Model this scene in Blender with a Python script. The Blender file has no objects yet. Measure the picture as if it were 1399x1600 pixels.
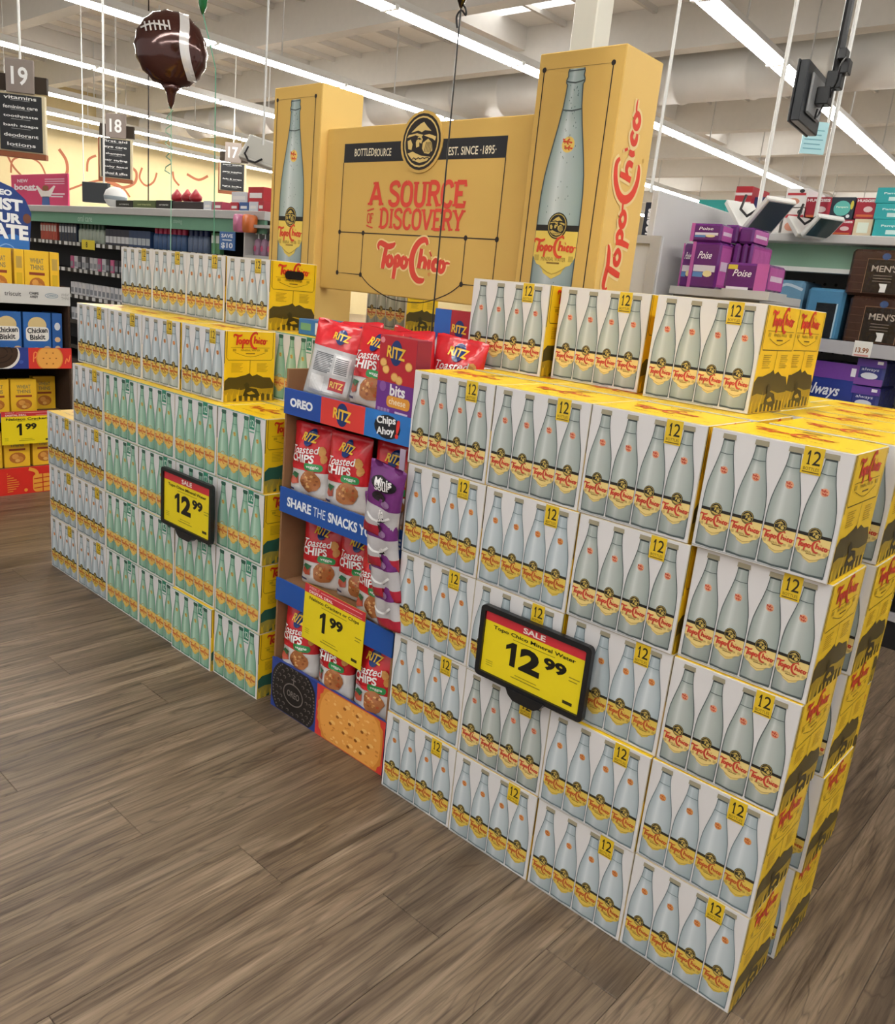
import bpy, math, random
from mathutils import Vector, Matrix
random.seed(7)
D = bpy.data
COL = bpy.context.scene.collection
SC = bpy.context.scene

# ---------------------------------------------------------------- camera
IMW, IMH, FPX = 1399.0, 1600.0, 1284.674
YAW, PIT, ROL = -0.709037, -0.264943, 0.101081
CAM = Vector((0.380054, -1.481732, 1.374657))
_f = Vector((math.sin(YAW)*math.cos(PIT), math.cos(YAW)*math.cos(PIT), math.sin(PIT)))
_r0 = Vector((math.cos(YAW), -math.sin(YAW), 0)); _u0 = _r0.cross(_f)
_r = _r0*math.cos(ROL) + _u0*math.sin(ROL); _u = _u0*math.cos(ROL) - _r0*math.sin(ROL)
cd = D.cameras.new('camera'); cam = D.objects.new('camera', cd); COL.objects.link(cam)
cd.sensor_fit = 'HORIZONTAL'; cd.sensor_width = 36.0; cd.lens = FPX*36.0/IMW
cd.clip_start = 0.05; cd.clip_end = 200
m = Matrix((_r, _u, -_f)).transposed().to_4x4(); m.translation = CAM
cam.matrix_world = m; SC.camera = cam

# ---------------------------------------------------------------- world, exposure
w = D.worlds.new('world'); SC.world = w; w.use_nodes = True
w.node_tree.nodes['Background'].inputs[0].default_value = (1.0, 0.985, 0.96, 1)
w.node_tree.nodes['Background'].inputs[1].default_value = 0.7
SC.view_settings.view_transform = 'Standard'; SC.view_settings.look = 'None'
SC.view_settings.exposure = 0.12; SC.view_settings.gamma = 1.0
SC.view_settings.use_curve_mapping = False
TUBE_POWER = 48.0
SKYLIGHT_POWER = 2.2

# ---------------------------------------------------------------- pixel helpers
def ray(px, py): return _f + _r*((px-699.5)/FPX) - _u*((py-800.0)/FPX)
def onX(px, py, X): d = ray(px, py); return CAM + d*((X-CAM.x)/d.x)
def onY(px, py, Y): d = ray(px, py); return CAM + d*((Y-CAM.y)/d.y)
def onZ(px, py, Z): d = ray(px, py); return CAM + d*((Z-CAM.z)/d.z)
def at(px, py, R): d = ray(px, py).normalized(); return CAM + d*R

# ---------------------------------------------------------------- colour + materials
def H(h, k=1.0):
    h = h.lstrip('#'); o = []
    for i in (0, 2, 4):
        c = int(h[i:i+2], 16)/255.0
        o.append((c/12.92 if c <= 0.04045 else ((c+0.055)/1.055)**2.4)*k)
    return tuple(o)
def mixc(a, b, t): return tuple(a[i]*(1-t)+b[i]*t for i in range(3))

def nodes_of(m):
    m.use_nodes = True; nt = m.node_tree
    return nt, nt.nodes, nt.links, nt.nodes['Principled BSDF']
def finish(name, rough=0.5, metal=0.0, spec=0.5, noise=0.06, nscale=9.0, bump=0.0, bscale=40.0, coat=0.0):
    """surface finish whose colour comes from the printed colours of the mesh (attribute Col)"""
    m = D.materials.new(name); nt, N, L, b = nodes_of(m)
    a = N.new('ShaderNodeAttribute'); a.attribute_name = 'Col'
    tc = N.new('ShaderNodeTexCoord')
    n = N.new('ShaderNodeTexNoise'); n.inputs['Scale'].default_value = nscale; n.inputs['Detail'].default_value = 3
    L.new(tc.outputs['Object'], n.inputs['Vector'])
    mr = N.new('ShaderNodeMapRange'); mr.inputs['To Min'].default_value = 1-noise; mr.inputs['To Max'].default_value = 1+noise
    L.new(n.outputs['Fac'], mr.inputs['Value'])
    vm = N.new('ShaderNodeVectorMath'); vm.operation = 'SCALE'
    L.new(a.outputs['Color'], vm.inputs[0]); L.new(mr.outputs['Result'], vm.inputs['Scale'])
    L.new(vm.outputs['Vector'], b.inputs['Base Color'])
    b.inputs['Roughness'].default_value = rough; b.inputs['Metallic'].default_value = metal
    b.inputs['Specular IOR Level'].default_value = spec; b.inputs['Coat Weight'].default_value = coat
    if bump:
        n2 = N.new('ShaderNodeTexNoise'); n2.inputs['Scale'].default_value = bscale; n2.inputs['Detail'].default_value = 2
        L.new(tc.outputs['Object'], n2.inputs['Vector'])
        bp = N.new('ShaderNodeBump'); bp.inputs['Strength'].default_value = bump; bp.inputs['Distance'].default_value = 0.01
        L.new(n2.outputs['Fac'], bp.inputs['Height']); L.new(bp.outputs['Normal'], b.inputs['Normal'])
    return m
def emitter(name, col, power):
    m = D.materials.new(name); nt, N, L, b = nodes_of(m)
    b.inputs['Base Color'].default_value = (.9, .9, .9, 1)
    b.inputs['Emission Color'].default_value = (*col, 1); b.inputs['Emission Strength'].default_value = power
    return m
M = dict(
    paper=finish('coated_carton', 0.38, spec=0.45, noise=0.03),
    carton=finish('display_cardboard', 0.55, spec=0.35, noise=0.04, nscale=4),
    kraft=finish('kraft_cardboard', 0.85, spec=0.2, noise=0.10, nscale=25),
    film=finish('plastic_film', 0.22, spec=0.6, noise=0.06, bump=0.35, bscale=28),
    plastic=finish('plastic', 0.35, noise=0.03),
    matte=finish('painted_matte', 0.7, spec=0.3, noise=0.04),
    metal=finish('painted_metal', 0.4, spec=0.5, noise=0.03),
    foil=finish('balloon_foil', 0.12, metal=0.35, spec=0.8, noise=0.04, bump=0.12, bscale=16),
    steel=finish('galvanised_steel', 0.5, metal=0.12, noise=0.08, nscale=3),
    screen=finish('glass_screen', 0.12, spec=0.7, noise=0.02),
)
M['tube'] = emitter('fluorescent_tube', (1.0, 0.975, 0.93), TUBE_POWER)
M['sky'] = emitter('skylight_diffuser', (1.0, 0.98, 0.95), SKYLIGHT_POWER)

def wood_material():
    m = D.materials.new('wood_plank_vinyl'); nt, N, L, b = nodes_of(m)
    g = N.new('ShaderNodeNewGeometry'); oi = N.new('ShaderNodeObjectInfo')
    # every plank shifts its own grain
    off = N.new('ShaderNodeVectorMath'); off.operation = 'SCALE'; off.inputs[0].default_value = (17, 31, 5)
    L.new(oi.outputs['Random'], off.inputs['Scale'])
    add = N.new('ShaderNodeVectorMath'); add.operation = 'ADD'
    L.new(g.outputs['Position'], add.inputs[0]); L.new(off.outputs['Vector'], add.inputs[1])
    def noise(sx, sy, detail, dist, rough=0.6):
        mp = N.new('ShaderNodeMapping'); mp.inputs['Scale'].default_value = (sx, sy, 1)
        L.new(add.outputs['Vector'], mp.inputs['Vector'])
        n = N.new('ShaderNodeTexNoise'); n.inputs['Scale'].default_value = 1; n.inputs['Detail'].default_value = detail
        n.inputs['Distortion'].default_value = dist; n.inputs['Roughness'].default_value = rough
        L.new(mp.outputs['Vector'], n.inputs['Vector']); return n
    n1 = noise(16, 1.3, 5, 1.1); n2 = noise(70, 2.6, 4, 0.4); n3 = noise(3.2, 0.8, 2, 0.6)
    r1 = N.new('ShaderNodeValToRGB'); e = r1.color_ramp.elements
    e[0].position = 0.28; e[0].color = (*H('4a3d31'), 1); e[1].position = 0.72; e[1].color = (*H('8b7a67'), 1)
    x = e.new(0.5); x.color = (*H('6b5b4a'), 1)
    L.new(n1.outputs['Fac'], r1.inputs['Fac'])
    r2 = N.new('ShaderNodeValToRGB'); e = r2.color_ramp.elements
    e[0].position = 0.33; e[0].color = (.42, .40, .38, 1); e[1].position = 0.50; e[1].color = (1, 1, 1, 1)
    L.new(n2.outputs['Fac'], r2.inputs['Fac'])
    mul = N.new('ShaderNodeMixRGB'); mul.blend_type = 'MULTIPLY'; mul.inputs[0].default_value = 0.75
    L.new(r1.outputs[0], mul.inputs[1]); L.new(r2.outputs[0], mul.inputs[2])
    # fine dark grain lines and knots: contours of a stretched noise
    n4 = noise(9, .75, 2, 1.6, .5); n5 = noise(150, 5, 3, .3)
    mf = N.new('ShaderNodeMath'); mf.operation = 'MULTIPLY'; mf.inputs[1].default_value = 9.0; L.new(n4.outputs['Fac'], mf.inputs[0])
    fr = N.new('ShaderNodeMath'); fr.operation = 'FRACT'; L.new(mf.outputs[0], fr.inputs[0])
    r5 = N.new('ShaderNodeValToRGB'); e = r5.color_ramp.elements
    e[0].position = 0.0; e[0].color = (.42, .39, .36, 1); e[1].position = 0.14; e[1].color = (1, 1, 1, 1)
    x = e.new(.9); x.color = (1, 1, 1, 1); x = e.new(1.0); x.color = (.6, .57, .54, 1)
    L.new(fr.outputs[0], r5.inputs['Fac'])
    r6 = N.new('ShaderNodeValToRGB'); e = r6.color_ramp.elements
    e[0].position = 0.36; e[0].color = (.62, .60, .58, 1); e[1].position = 0.52; e[1].color = (1.05, 1.05, 1.05, 1)
    L.new(n5.outputs['Fac'], r6.inputs['Fac'])
    mu2 = N.new('ShaderNodeMixRGB'); mu2.blend_type = 'MULTIPLY'; mu2.inputs[0].default_value = 0.7
    L.new(mul.outputs[0], mu2.inputs[1]); L.new(r5.outputs[0], mu2.inputs[2])
    mu3 = N.new('ShaderNodeMixRGB'); mu3.blend_type = 'MULTIPLY'; mu3.inputs[0].default_value = 0.8
    L.new(mu2.outputs[0], mu3.inputs[1]); L.new(r6.outputs[0], mu3.inputs[2]); mul = mu3
    r3 = N.new('ShaderNodeMapRange'); r3.inputs['To Min'].default_value = 0.80; r3.inputs['To Max'].default_value = 1.45
    L.new(n3.outputs['Fac'], r3.inputs['Value'])
    r4 = N.new('ShaderNodeMapRange'); r4.inputs['To Min'].default_value = 0.86; r4.inputs['To Max'].default_value = 1.12
    L.new(oi.outputs['Random'], r4.inputs['Value'])
    mm = N.new('ShaderNodeMath'); mm.operation = 'MULTIPLY'; L.new(r3.outputs[0], mm.inputs[0]); L.new(r4.outputs[0], mm.inputs[1])
    vs = N.new('ShaderNodeVectorMath'); vs.operation = 'SCALE'; L.new(mul.outputs[0], vs.inputs[0]); L.new(mm.outputs[0], vs.inputs['Scale'])
    L.new(vs.outputs[0], b.inputs['Base Color'])
    rr = N.new('ShaderNodeMapRange'); rr.inputs['To Min'].default_value = 0.30; rr.inputs['To Max'].default_value = 0.50
    L.new(n1.outputs['Fac'], rr.inputs['Value']); L.new(rr.outputs[0], b.inputs['Roughness'])
    bp = N.new('ShaderNodeBump'); bp.inputs['Strength'].default_value = 0.25; bp.inputs['Distance'].default_value = 0.002
    L.new(n2.outputs['Fac'], bp.inputs['Height']); L.new(bp.outputs['Normal'], b.inputs['Normal'])
    return m
M['wood'] = wood_material()

# ---------------------------------------------------------------- mesh builder
class MB:
    def __init__(s): s.v = []; s.f = []; s.c = []
    def poly(s, pts, col):
        i = len(s.v); s.v += [tuple(p) for p in pts]; s.f.append(tuple(range(i, i+len(pts))))
        s.c.append(col)          # one colour, or a list with one per corner
    def box(s, x0, x1, y0, y1, z0, z1, col, ch=0.0, cols=None):
        """box, optionally chamfered; cols: dict side -> colour (x- x+ y- y+ z- z+)"""
        cols = cols or {}
        g = lambda k: cols.get(k, col)
        if ch <= 0:
            p = [(x, y, z) for x in (x0, x1) for y in (y0, y1) for z in (z0, z1)]
            for k, q in (('x-', (0, 1, 3, 2)), ('x+', (4, 6, 7, 5)), ('y-', (0, 4, 5, 1)), ('y+', (2, 3, 7, 6)), ('z-', (0, 2, 6, 4)), ('z+', (1, 5, 7, 3))):
                s.poly([p[i] for i in q], g(k))
            return
        X = (x0, x1); Y = (y0, y1); Z = (z0, z1); i0 = len(s.v); idx = {}
        for a in (0, 1):
            for b in (0, 1):
                for c in (0, 1):
                    sx, sy, sz = (ch if a == 0 else -ch), (ch if b == 0 else -ch), (ch if c == 0 else -ch)
                    for k, p in (('x', (X[a], Y[b]+sy, Z[c]+sz)), ('y', (X[a]+sx, Y[b], Z[c]+sz)), ('z', (X[a]+sx, Y[b]+sy, Z[c]))):
                        idx[a, b, c, k] = len(s.v); s.v.append(p)
        def F(l, col): s.f.append(tuple(idx[q] for q in l)); s.c.append(col)
        for a in (0, 1):
            q = [(a, 0, 0, 'x'), (a, 1, 0, 'x'), (a, 1, 1, 'x'), (a, 0, 1, 'x')]; F(q if a else q[::-1], g('x+' if a else 'x-'))
            q = [(0, a, 0, 'y'), (0, a, 1, 'y'), (1, a, 1, 'y'), (1, a, 0, 'y')]; F(q if a else q[::-1], g('y+' if a else 'y-'))
            q = [(0, 0, a, 'z'), (1, 0, a, 'z'), (1, 1, a, 'z'), (0, 1, a, 'z')]; F(q if a else q[::-1], g('z+' if a else 'z-'))
        for b in (0, 1):
            for c in (0, 1):
                F([(0, b, c, 'y'), (1, b, c, 'y'), (1, b, c, 'z'), (0, b, c, 'z')], col)
                F([(b, 0, c, 'x'), (b, 1, c, 'x'), (b, 1, c, 'z'), (b, 0, c, 'z')], col)
                F([(b, c, 0, 'x'), (b, c, 1, 'x'), (b, c, 1, 'y'), (b, c, 0, 'y')], col)
                for a in (0, 1): F([(a, b, c, 'x'), (a, b, c, 'y'), (a, b, c, 'z')], col)
    def tube(s, path, r, col, n=6, caps=True):
        path = [Vector(p) for p in path]; rs = r if isinstance(r, (list, tuple)) else [r]*len(path)
        rings = []; up = None
        for i, p in enumerate(path):
            d = (path[min(i+1, len(path)-1)]-path[max(i-1, 0)]).normalized()
            if up is None: up = Vector((0, 0, 1)) if abs(d.z) < 0.9 else Vector((1, 0, 0))
            a = d.cross(up).normalized(); b = a.cross(d).normalized(); up = b
            i0 = len(s.v)
            for k in range(n):
                t = 2*math.pi*k/n; s.v.append(tuple(p + (a*math.cos(t)+b*math.sin(t))*rs[i]))
            rings.append(i0)
        for q0, q1 in zip(rings, rings[1:]):
            for k in range(n): s.f.append((q0+k, q0+(k+1) % n, q1+(k+1) % n, q1+k)); s.c.append(col)
        if caps:
            s.f.append(tuple(range(rings[0]+n-1, rings[0]-1, -1))); s.c.append(col)
            s.f.append(tuple(range(rings[-1], rings[-1]+n))); s.c.append(col)
    def lathe(s, prof, n, colf, cx=0, cy=0, z0=0, sx=1, sy=1):
        """prof: list of (radius, z); colf(i) colour of band i"""
        rings = []
        for r, z in prof:
            i0 = len(s.v); rings.append(i0)
            for k in range(n):
                t = 2*math.pi*k/n; s.v.append((cx+r*sx*math.cos(t), cy+r*sy*math.sin(t), z0+z))
        for i, (a, b) in enumerate(zip(rings, rings[1:])):
            for k in range(n): s.f.append((a+k, a+(k+1) % n, b+(k+1) % n, b+k)); s.c.append(colf(i))
        s.f.append(tuple(range(rings[0]+n-1, rings[0]-1, -1))); s.c.append(colf(0))
        s.f.append(tuple(range(rings[-1], rings[-1]+n))); s.c.append(colf(len(prof)-2))
    def loops(s, rings, colf, cap=True):
        """closed rings of equal length (lists of points)"""
        st = []
        for r in rings: st.append(len(s.v)); s.v += [tuple(p) for p in r]
        n = len(rings[0])
        for i, (a, b) in enumerate(zip(st, st[1:])):
            for k in range(n): s.f.append((a+k, a+(k+1) % n, b+(k+1) % n, b+k)); s.c.append(colf(i, k))
        if cap:
            s.f.append(tuple(range(st[0]+n-1, st[0]-1, -1))); s.c.append(colf(0, 0))
            s.f.append(tuple(range(st[-1], st[-1]+n))); s.c.append(colf(len(rings)-2, 0))
    def mesh(s, name, mat, smooth=False):
        me = D.meshes.new(name); me.from_pydata(s.v, [], s.f); me.materials.append(mat)
        ca = me.color_attributes.new('Col', 'FLOAT_COLOR', 'CORNER'); flat = []
        for f, c in zip(s.f, s.c):
            if isinstance(c, list):
                for q in c: flat += [q[0], q[1], q[2], 1.0]
            else: flat += [c[0], c[1], c[2], 1.0]*len(f)
        ca.data.foreach_set('color', flat)
        if smooth:
            me.polygons.foreach_set('use_smooth', [True]*len(me.polygons))
        me.update(); return me
    def build(s, name, mat, parent=None, loc=(0, 0, 0), rotz=0, smooth=False):
        return inst(name, s.mesh(name, mat, smooth), parent, loc, rotz)
def inst(name, me, parent=None, loc=(0, 0, 0), rotz=0):
    o = D.objects.new(name, me); COL.objects.link(o); o.location = loc; o.rotation_euler = (0, 0, rotz)
    if parent: o.parent = parent
    return o
def tag(o, label, cat, group=None):
    o['label'] = label; o['category'] = cat
    if group: o['group'] = group
    return o
def thing(name, label, cat, loc=(0, 0, 0), rotz=0, group=None):
    o = D.objects.new(name, None); COL.objects.link(o); o.location = loc; o.rotation_euler = (0, 0, rotz); o.empty_display_size = 0.05
    return tag(o, label, cat, group)
def struct(o): o['kind'] = 'structure'; return o

# ---------------------------------------------------------------- flat print
_tc = {}
def text2d(s, bold=0.0):
    k = (s, bold)
    if k in _tc: return _tc[k]
    cu = D.curves.new('t', 'FONT'); cu.body = s; cu.size = 1.0; cu.offset = bold; cu.resolution_u = 3; cu.fill_mode = 'FRONT'
    o = D.objects.new('t', cu); COL.objects.link(o)
    dg = bpy.context.evaluated_depsgraph_get(); ev = o.evaluated_get(dg); me = ev.to_mesh()
    vs = [(v.co.x, v.co.y) for v in me.vertices]; fs = [[vs[i] for i in p.vertices] for p in me.polygons]
    ev.to_mesh_clear(); D.objects.remove(o); D.curves.remove(cu)
    if not vs: _tc[k] = ([], 0, 0, 1, 1); return _tc[k]
    x0 = min(v[0] for v in vs); x1 = max(v[0] for v in vs); y0 = min(v[1] for v in vs); y1 = max(v[1] for v in vs)
    _tc[k] = (fs, x0, y0, x1-x0, y1-y0); return _tc[k]

def crom(pts, n=5):
    if len(pts) < 3: return list(pts)
    o = []
    P = [pts[0]] + list(pts) + [pts[-1]]
    for i in range(1, len(P)-2):
        p0, p1, p2, p3 = P[i-1], P[i], P[i+1], P[i+2]
        for k in range(n):
            t = k/n
            o.append(tuple(0.5*((2*p1[j]) + (-p0[j]+p2[j])*t + (2*p0[j]-5*p1[j]+4*p2[j]-p3[j])*t*t + (-p0[j]+3*p1[j]-3*p2[j]+p3[j])*t**3) for j in range(len(p1))))
    o.append(tuple(pts[-1])); return o
def ribbon(pts, wd, smooth=4):
    """pts (x,y) or (x,y,w): quads of a stroke"""
    pts = [(p[0], p[1], p[2] if len(p) > 2 else wd) for p in pts]
    if smooth: pts = crom(pts, smooth)
    L = []; R = []
    for i, p in enumerate(pts):
        a = pts[max(i-1, 0)]; b = pts[min(i+1, len(pts)-1)]
        dx, dy = b[0]-a[0], b[1]-a[1]; l = math.hypot(dx, dy) or 1
        nx, ny = -dy/l*p[2]/2, dx/l*p[2]/2
        L.append((p[0]+nx, p[1]+ny)); R.append((p[0]-nx, p[1]-ny))
    return [[L[i], R[i], R[i+1], L[i+1]] for i in range(len(pts)-1)]
def ell(cx, cy, rx, ry, n=20, a0=0, a1=2*math.pi):
    return [(cx+rx*math.cos(a0+(a1-a0)*k/n), cy+ry*math.sin(a0+(a1-a0)*k/n)) for k in range(n if abs(a1-a0) > 6.28 else n+1)]
def rrect(x0, y0, x1, y1, r, n=4):
    o = []
    for cx, cy, a in ((x1-r, y1-r, 0), (x0+r, y1-r, 90), (x0+r, y0+r, 180), (x1-r, y0+r, 270)):
        for k in range(n+1):
            t = math.radians(a+90*k/n); o.append((cx+r*math.cos(t), cy+r*math.sin(t)))
    return o

class Print:
    """flat artwork laid on a surface through fn(x, y, lift)"""
    def __init__(s, fn, step=0.0003, cut=0): s.fn = fn; s.mb = MB(); s.step = step; s.n = 0; s.cut = cut
    def poly(s, pts, col, lay=1):
        if not s.cut: s.mb.poly([s.fn(p[0], p[1], lay*s.step) for p in pts], col); return
        col = col[0] if isinstance(col, list) else col
        if len(pts) > 3:
            cx, cy = sum(p[0] for p in pts)/len(pts), sum(p[1] for p in pts)/len(pts)
            st = [((cx, cy), pts[i], pts[(i+1) % len(pts)]) for i in range(len(pts))] if len(pts) > 4 else [(pts[0], pts[1], pts[2]), (pts[0], pts[2], pts[3])]
        else: st = [tuple(pts)]
        while st:
            a, b, c = st.pop(); L = [math.dist(a, b), math.dist(b, c), math.dist(c, a)]; k = L.index(max(L))
            if L[k] < s.cut: s.mb.poly([s.fn(p[0], p[1], lay*s.step) for p in (a, b, c)], col); continue
            if k == 1: a, b, c = b, c, a
            elif k == 2: a, b, c = c, a, b
            m = ((a[0]+b[0])/2, (a[1]+b[1])/2); st += [(a, m, c), (m, b, c)]
    def rect(s, x0, y0, x1, y1, col, lay=1): s.n += 1; lay = lay+(s.n % 5)*.04; s.poly([(x0, y0), (x1, y0), (x1, y1), (x0, y1)], col, lay)
    def stroke(s, pts, wd, col, lay=2, smooth=4):
        s.n += 1; lay = lay + (s.n % 9)*.09      # crossing strokes never share a plane
        for i, q in enumerate(ribbon(pts, wd, smooth)): s.poly(q, col, lay+i*.006)
    def disc(s, cx, cy, rx, ry, col, lay=2, n=18): s.poly(ell(cx, cy, rx, ry, n), col, lay)
    def text(s, t, cx, cy, h, col, lay=3, w=None, bold=0.0, rot=0.0, shear=0.0, align='c'):
        fs, x0, y0, tw, th = text2d(t, bold)
        if not fs: return
        ky = h/th; kx = (w/tw) if w else ky; ca, sa = math.cos(rot), math.sin(rot)
        ox = {'c': tw/2, 'l': 0, 'r': tw}[align]
        for f in fs:
            q = []
            for x, y in f:
                Y = (y-y0-th/2)*ky; X = (x-x0-ox)*kx + shear*Y
                q.append((cx+X*ca-Y*sa, cy+X*sa+Y*ca))
            s.poly(q, col, lay)
    def patch(s, x0, x1, y0, y1, nx, ny, colf, lay=1):
        for i in range(nx):
            for j in range(ny):
                a, b = i/nx, (i+1)/nx; c, d = j/ny, (j+1)/ny
                q = [(x0+(x1-x0)*u, y0+(y1-y0)*v) for u, v in ((a, c), (b, c), (b, d), (a, d))]
                s.poly(q, [colf(u, v) for u, v in ((a, c), (b, c), (b, d), (a, d))], lay)
    def build(s, name, mat, parent=None, loc=(0, 0, 0), rotz=0): return s.mb.build(name, mat, parent, loc, rotz)
def front_fn(y=0.0, x0=0.0, z0=0.0): return lambda x, z, l: (x0+x, y-l, z0+z)           # faces -y
def right_fn(x=0.0, y0=0.0, z0=0.0): return lambda u, z, l: (x+l, y0+u, z0+z)           # faces +x
def top_fn(z=0.0, x0=0.0, y0=0.0): return lambda u, v, l: (x0+u, y0+v, z+l)             # faces +z

def one(p, cx, cy, h, wd, col, lay, serif=False):
    sw = wd*.46
    p.poly([(cx-sw*.5+wd*.16, cy-h/2), (cx+sw*.5+wd*.16, cy-h/2), (cx+sw*.5+wd*.16, cy+h/2), (cx-sw*.3+wd*.16, cy+h/2), (cx-wd*.5, cy+h*.30), (cx-wd*.5, cy+h*.12), (cx-sw*.5+wd*.16, cy+h*.25)], col, lay)
    if serif: p.rect(cx-wd*.34, cy-h/2, cx+wd*.66, cy-h*.42, col, lay+.1)
# script logo drawn as pen strokes, about 1 wide and 0.5 tall, origin at the left of the base line
LOGO = [
    [(.015, .25, .02), (.0, .30, .035), (.03, .335, .05), (.09, .32, .055), (.15, .30, .055), (.22, .315, .05), (.26, .35, .02)],
    [(.13, .31, .05), (.115, .20, .055), (.10, .08, .055), (.095, .02, .045)],
    [(.20, .19, .04), (.165, .16, .05), (.16, .10, .05), (.19, .065, .045), (.225, .085, .045), (.235, .14, .045), (.20, .19, .04)],
    [(.275, .195, .03), (.285, .12, .05), (.28, .0, .05), (.272, -.09, .045)],
    [(.285, .17, .04), (.32, .19, .045), (.345, .145, .05), (.33, .085, .045), (.29, .075, .035)],
    [(.42, .19, .04), (.385, .16, .05), (.38, .10, .05), (.41, .065, .045), (.445, .085, .045), (.455, .14, .045), (.42, .19, .04)],
    [(.45, .155, .025), (.50, .165, .03), (.53, .16, .03)],
    [(.735, .36, .03), (.70, .415, .05), (.62, .39, .06), (.55, .29, .065), (.525, .15, .07), (.56, .01, .07), (.63, -.065, .06), (.70, -.07, .05), (.735, -.045, .02)],
    [(.655, .31, .045), (.65, .20, .05), (.64, .075, .05)],
    [(.655, .15, .03), (.69, .195, .045), (.725, .165, .05), (.72, .075, .045)],
    [(.785, .19, .045), (.78, .12, .05), (.79, .075, .04)],
    [(.785, .25, .05), (.80, .262, .05)],
    [(.90, .165, .04), (.87, .19, .045), (.84, .145, .05), (.85, .085, .05), (.895, .075, .035)],
    [(.96, .19, .04), (.93, .16, .05), (.925, .10, .05), (.955, .065, .045), (.985, .085, .045), (.995, .14, .045), (.96, .19, .04)],
    [(.99, .155, .02), (1.03, .17, .025), (1.07, .165, .012)],
]
def logo(p, cx, cy, W, col, lay=4, rot=0.0, smooth=3, halo=None, fat=1.0, ky=.84):
    ca, sa = math.cos(rot), math.sin(rot)
    def go(c, k, extra, ly):
        for st in LOGO:
            q = []
            for x, y, wd in st:
                X, Y = (x-.53)*W, (y-.15)*W*ky
                q.append((cx+X*ca-Y*sa, cy+X*sa+Y*ca, (wd*k+extra)*W))
            p.stroke(q, 0, c, ly, smooth)
    if halo: go(halo, fat, .035, lay-1)
    go(col, fat, 0, lay)

# slab serif capitals as strokes: name -> (width, strokes, serif feet)
SLAB = {
 'A': (.78, [[(.04, 0), (.39, 1)], [(.39, 1), (.74, 0)], [(.16, .33), (.62, .33)]], [(.05, 0), (.73, 0), (.33, 1)]),
 'S': (.64, [[(.58, .78), (.48, .95), (.28, .97), (.10, .86), (.10, .66), (.30, .54), (.50, .42), (.56, .24), (.46, .06), (.26, .02), (.08, .10), (.05, .24)]], []),
 'O': (.68, [[(.34, .98), (.12, .86), (.06, .5), (.12, .14), (.34, .02), (.56, .14), (.62, .5), (.56, .86), (.34, .98)]], []),
 'U': (.72, [[(.12, 1), (.12, .28), (.22, .05), (.36, .02), (.50, .05), (.60, .28), (.60, 1)]], [(.12, 1), (.60, 1)]),
 'R': (.70, [[(.12, 0), (.12, 1)], [(.12, .97), (.40, .97), (.56, .85), (.56, .64), (.42, .52), (.12, .52)], [(.36, .52), (.62, 0)]], [(.12, 0), (.10, 1), (.64, 0)]),
 'C': (.64, [[(.58, .76), (.48, .95), (.30, .98), (.12, .84), (.06, .5), (.12, .16), (.30, .02), (.48, .05), (.58, .24)]], []),
 'E': (.62, [[(.12, 0), (.12, 1)], [(.12, .97), (.56, .97), (.56, .80)], [(.12, .52), (.44, .52)], [(.12, .03), (.57, .03), (.57, .22)]], [(.10, 0), (.10, 1)]),
 'D': (.70, [[(.12, 0), (.12, 1)], [(.12, .97), (.36, .97), (.58, .80), (.62, .5), (.58, .2), (.36, .03), (.12, .03)]], [(.10, 0), (.10, 1)]),
 'I': (.32, [[(.16, 0), (.16, 1)]], [(.16, 0), (.16, 1)]),
 'V': (.74, [[(.06, 1), (.37, 0)], [(.37, 0), (.68, 1)]], [(.06, 1), (.68, 1)]),
 'Y': (.72, [[(.06, 1), (.36, .48)], [(.66, 1), (.36, .48)], [(.36, .48), (.36, 0)]], [(.06, 1), (.66, 1), (.36, 0)]),
 'F': (.60, [[(.12, 0), (.12, 1)], [(.12, .97), (.54, .97), (.54, .78)], [(.12, .52), (.42, .52)]], [(.12, 0), (.10, 1)]),
 'B': (.66, [[(.12, 0), (.12, 1)], [(.12, .97), (.40, .95), (.50, .76), (.40, .54), (.12, .52)], [(.36, .53), (.54, .42), (.56, .2), (.42, .03), (.12, .03)]], [(.10, 0), (.10, 1)]),
 'T': (.66, [[(.33, 0), (.33, 1)], [(.06, .76), (.06, .96), (.60, .96), (.60, .76)]], [(.33, 0)]),
 'L': (.58, [[(.12, 0), (.12, 1)], [(.12, .03), (.54, .03), (.54, .24)]], [(.10, 0), (.12, 1)]),
 'N': (.74, [[(.12, 0), (.12, 1)], [(.12, 1), (.60, 0)], [(.60, 0), (.60, 1)]], [(.12, 0), (.10, 1), (.60, 1)]),
 ' ': (.30, [], []), '.': (.2, [[(.08, .0), (.08, .12)]], []),
}
def slab(p, s, cx, cy, h, W, col, lay=3, wt=.15):
    tot = sum(SLAB[c][0]+.06 for c in s if c in SLAB); k = W/tot; x = cx-W/2; y0 = cy-h/2
    for c in s:
        wd, sts, feet = SLAB[c]
        for st in sts:
            q = [(x+a*k, y0+b*h, wt*(k+h)/2) for a, b in st]
            p.stroke(q, 0, col, lay, 3 if len(st) > 4 else 0)
        for a, b in feet:
            yy = y0 + (0 if b == 0 else h*(1-.10)); hw = .15*k
            p.rect(x+a*k-hw, yy, x+a*k+hw, yy+h*.10, col, lay+.3)
        x += (wd+.06)*k

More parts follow.
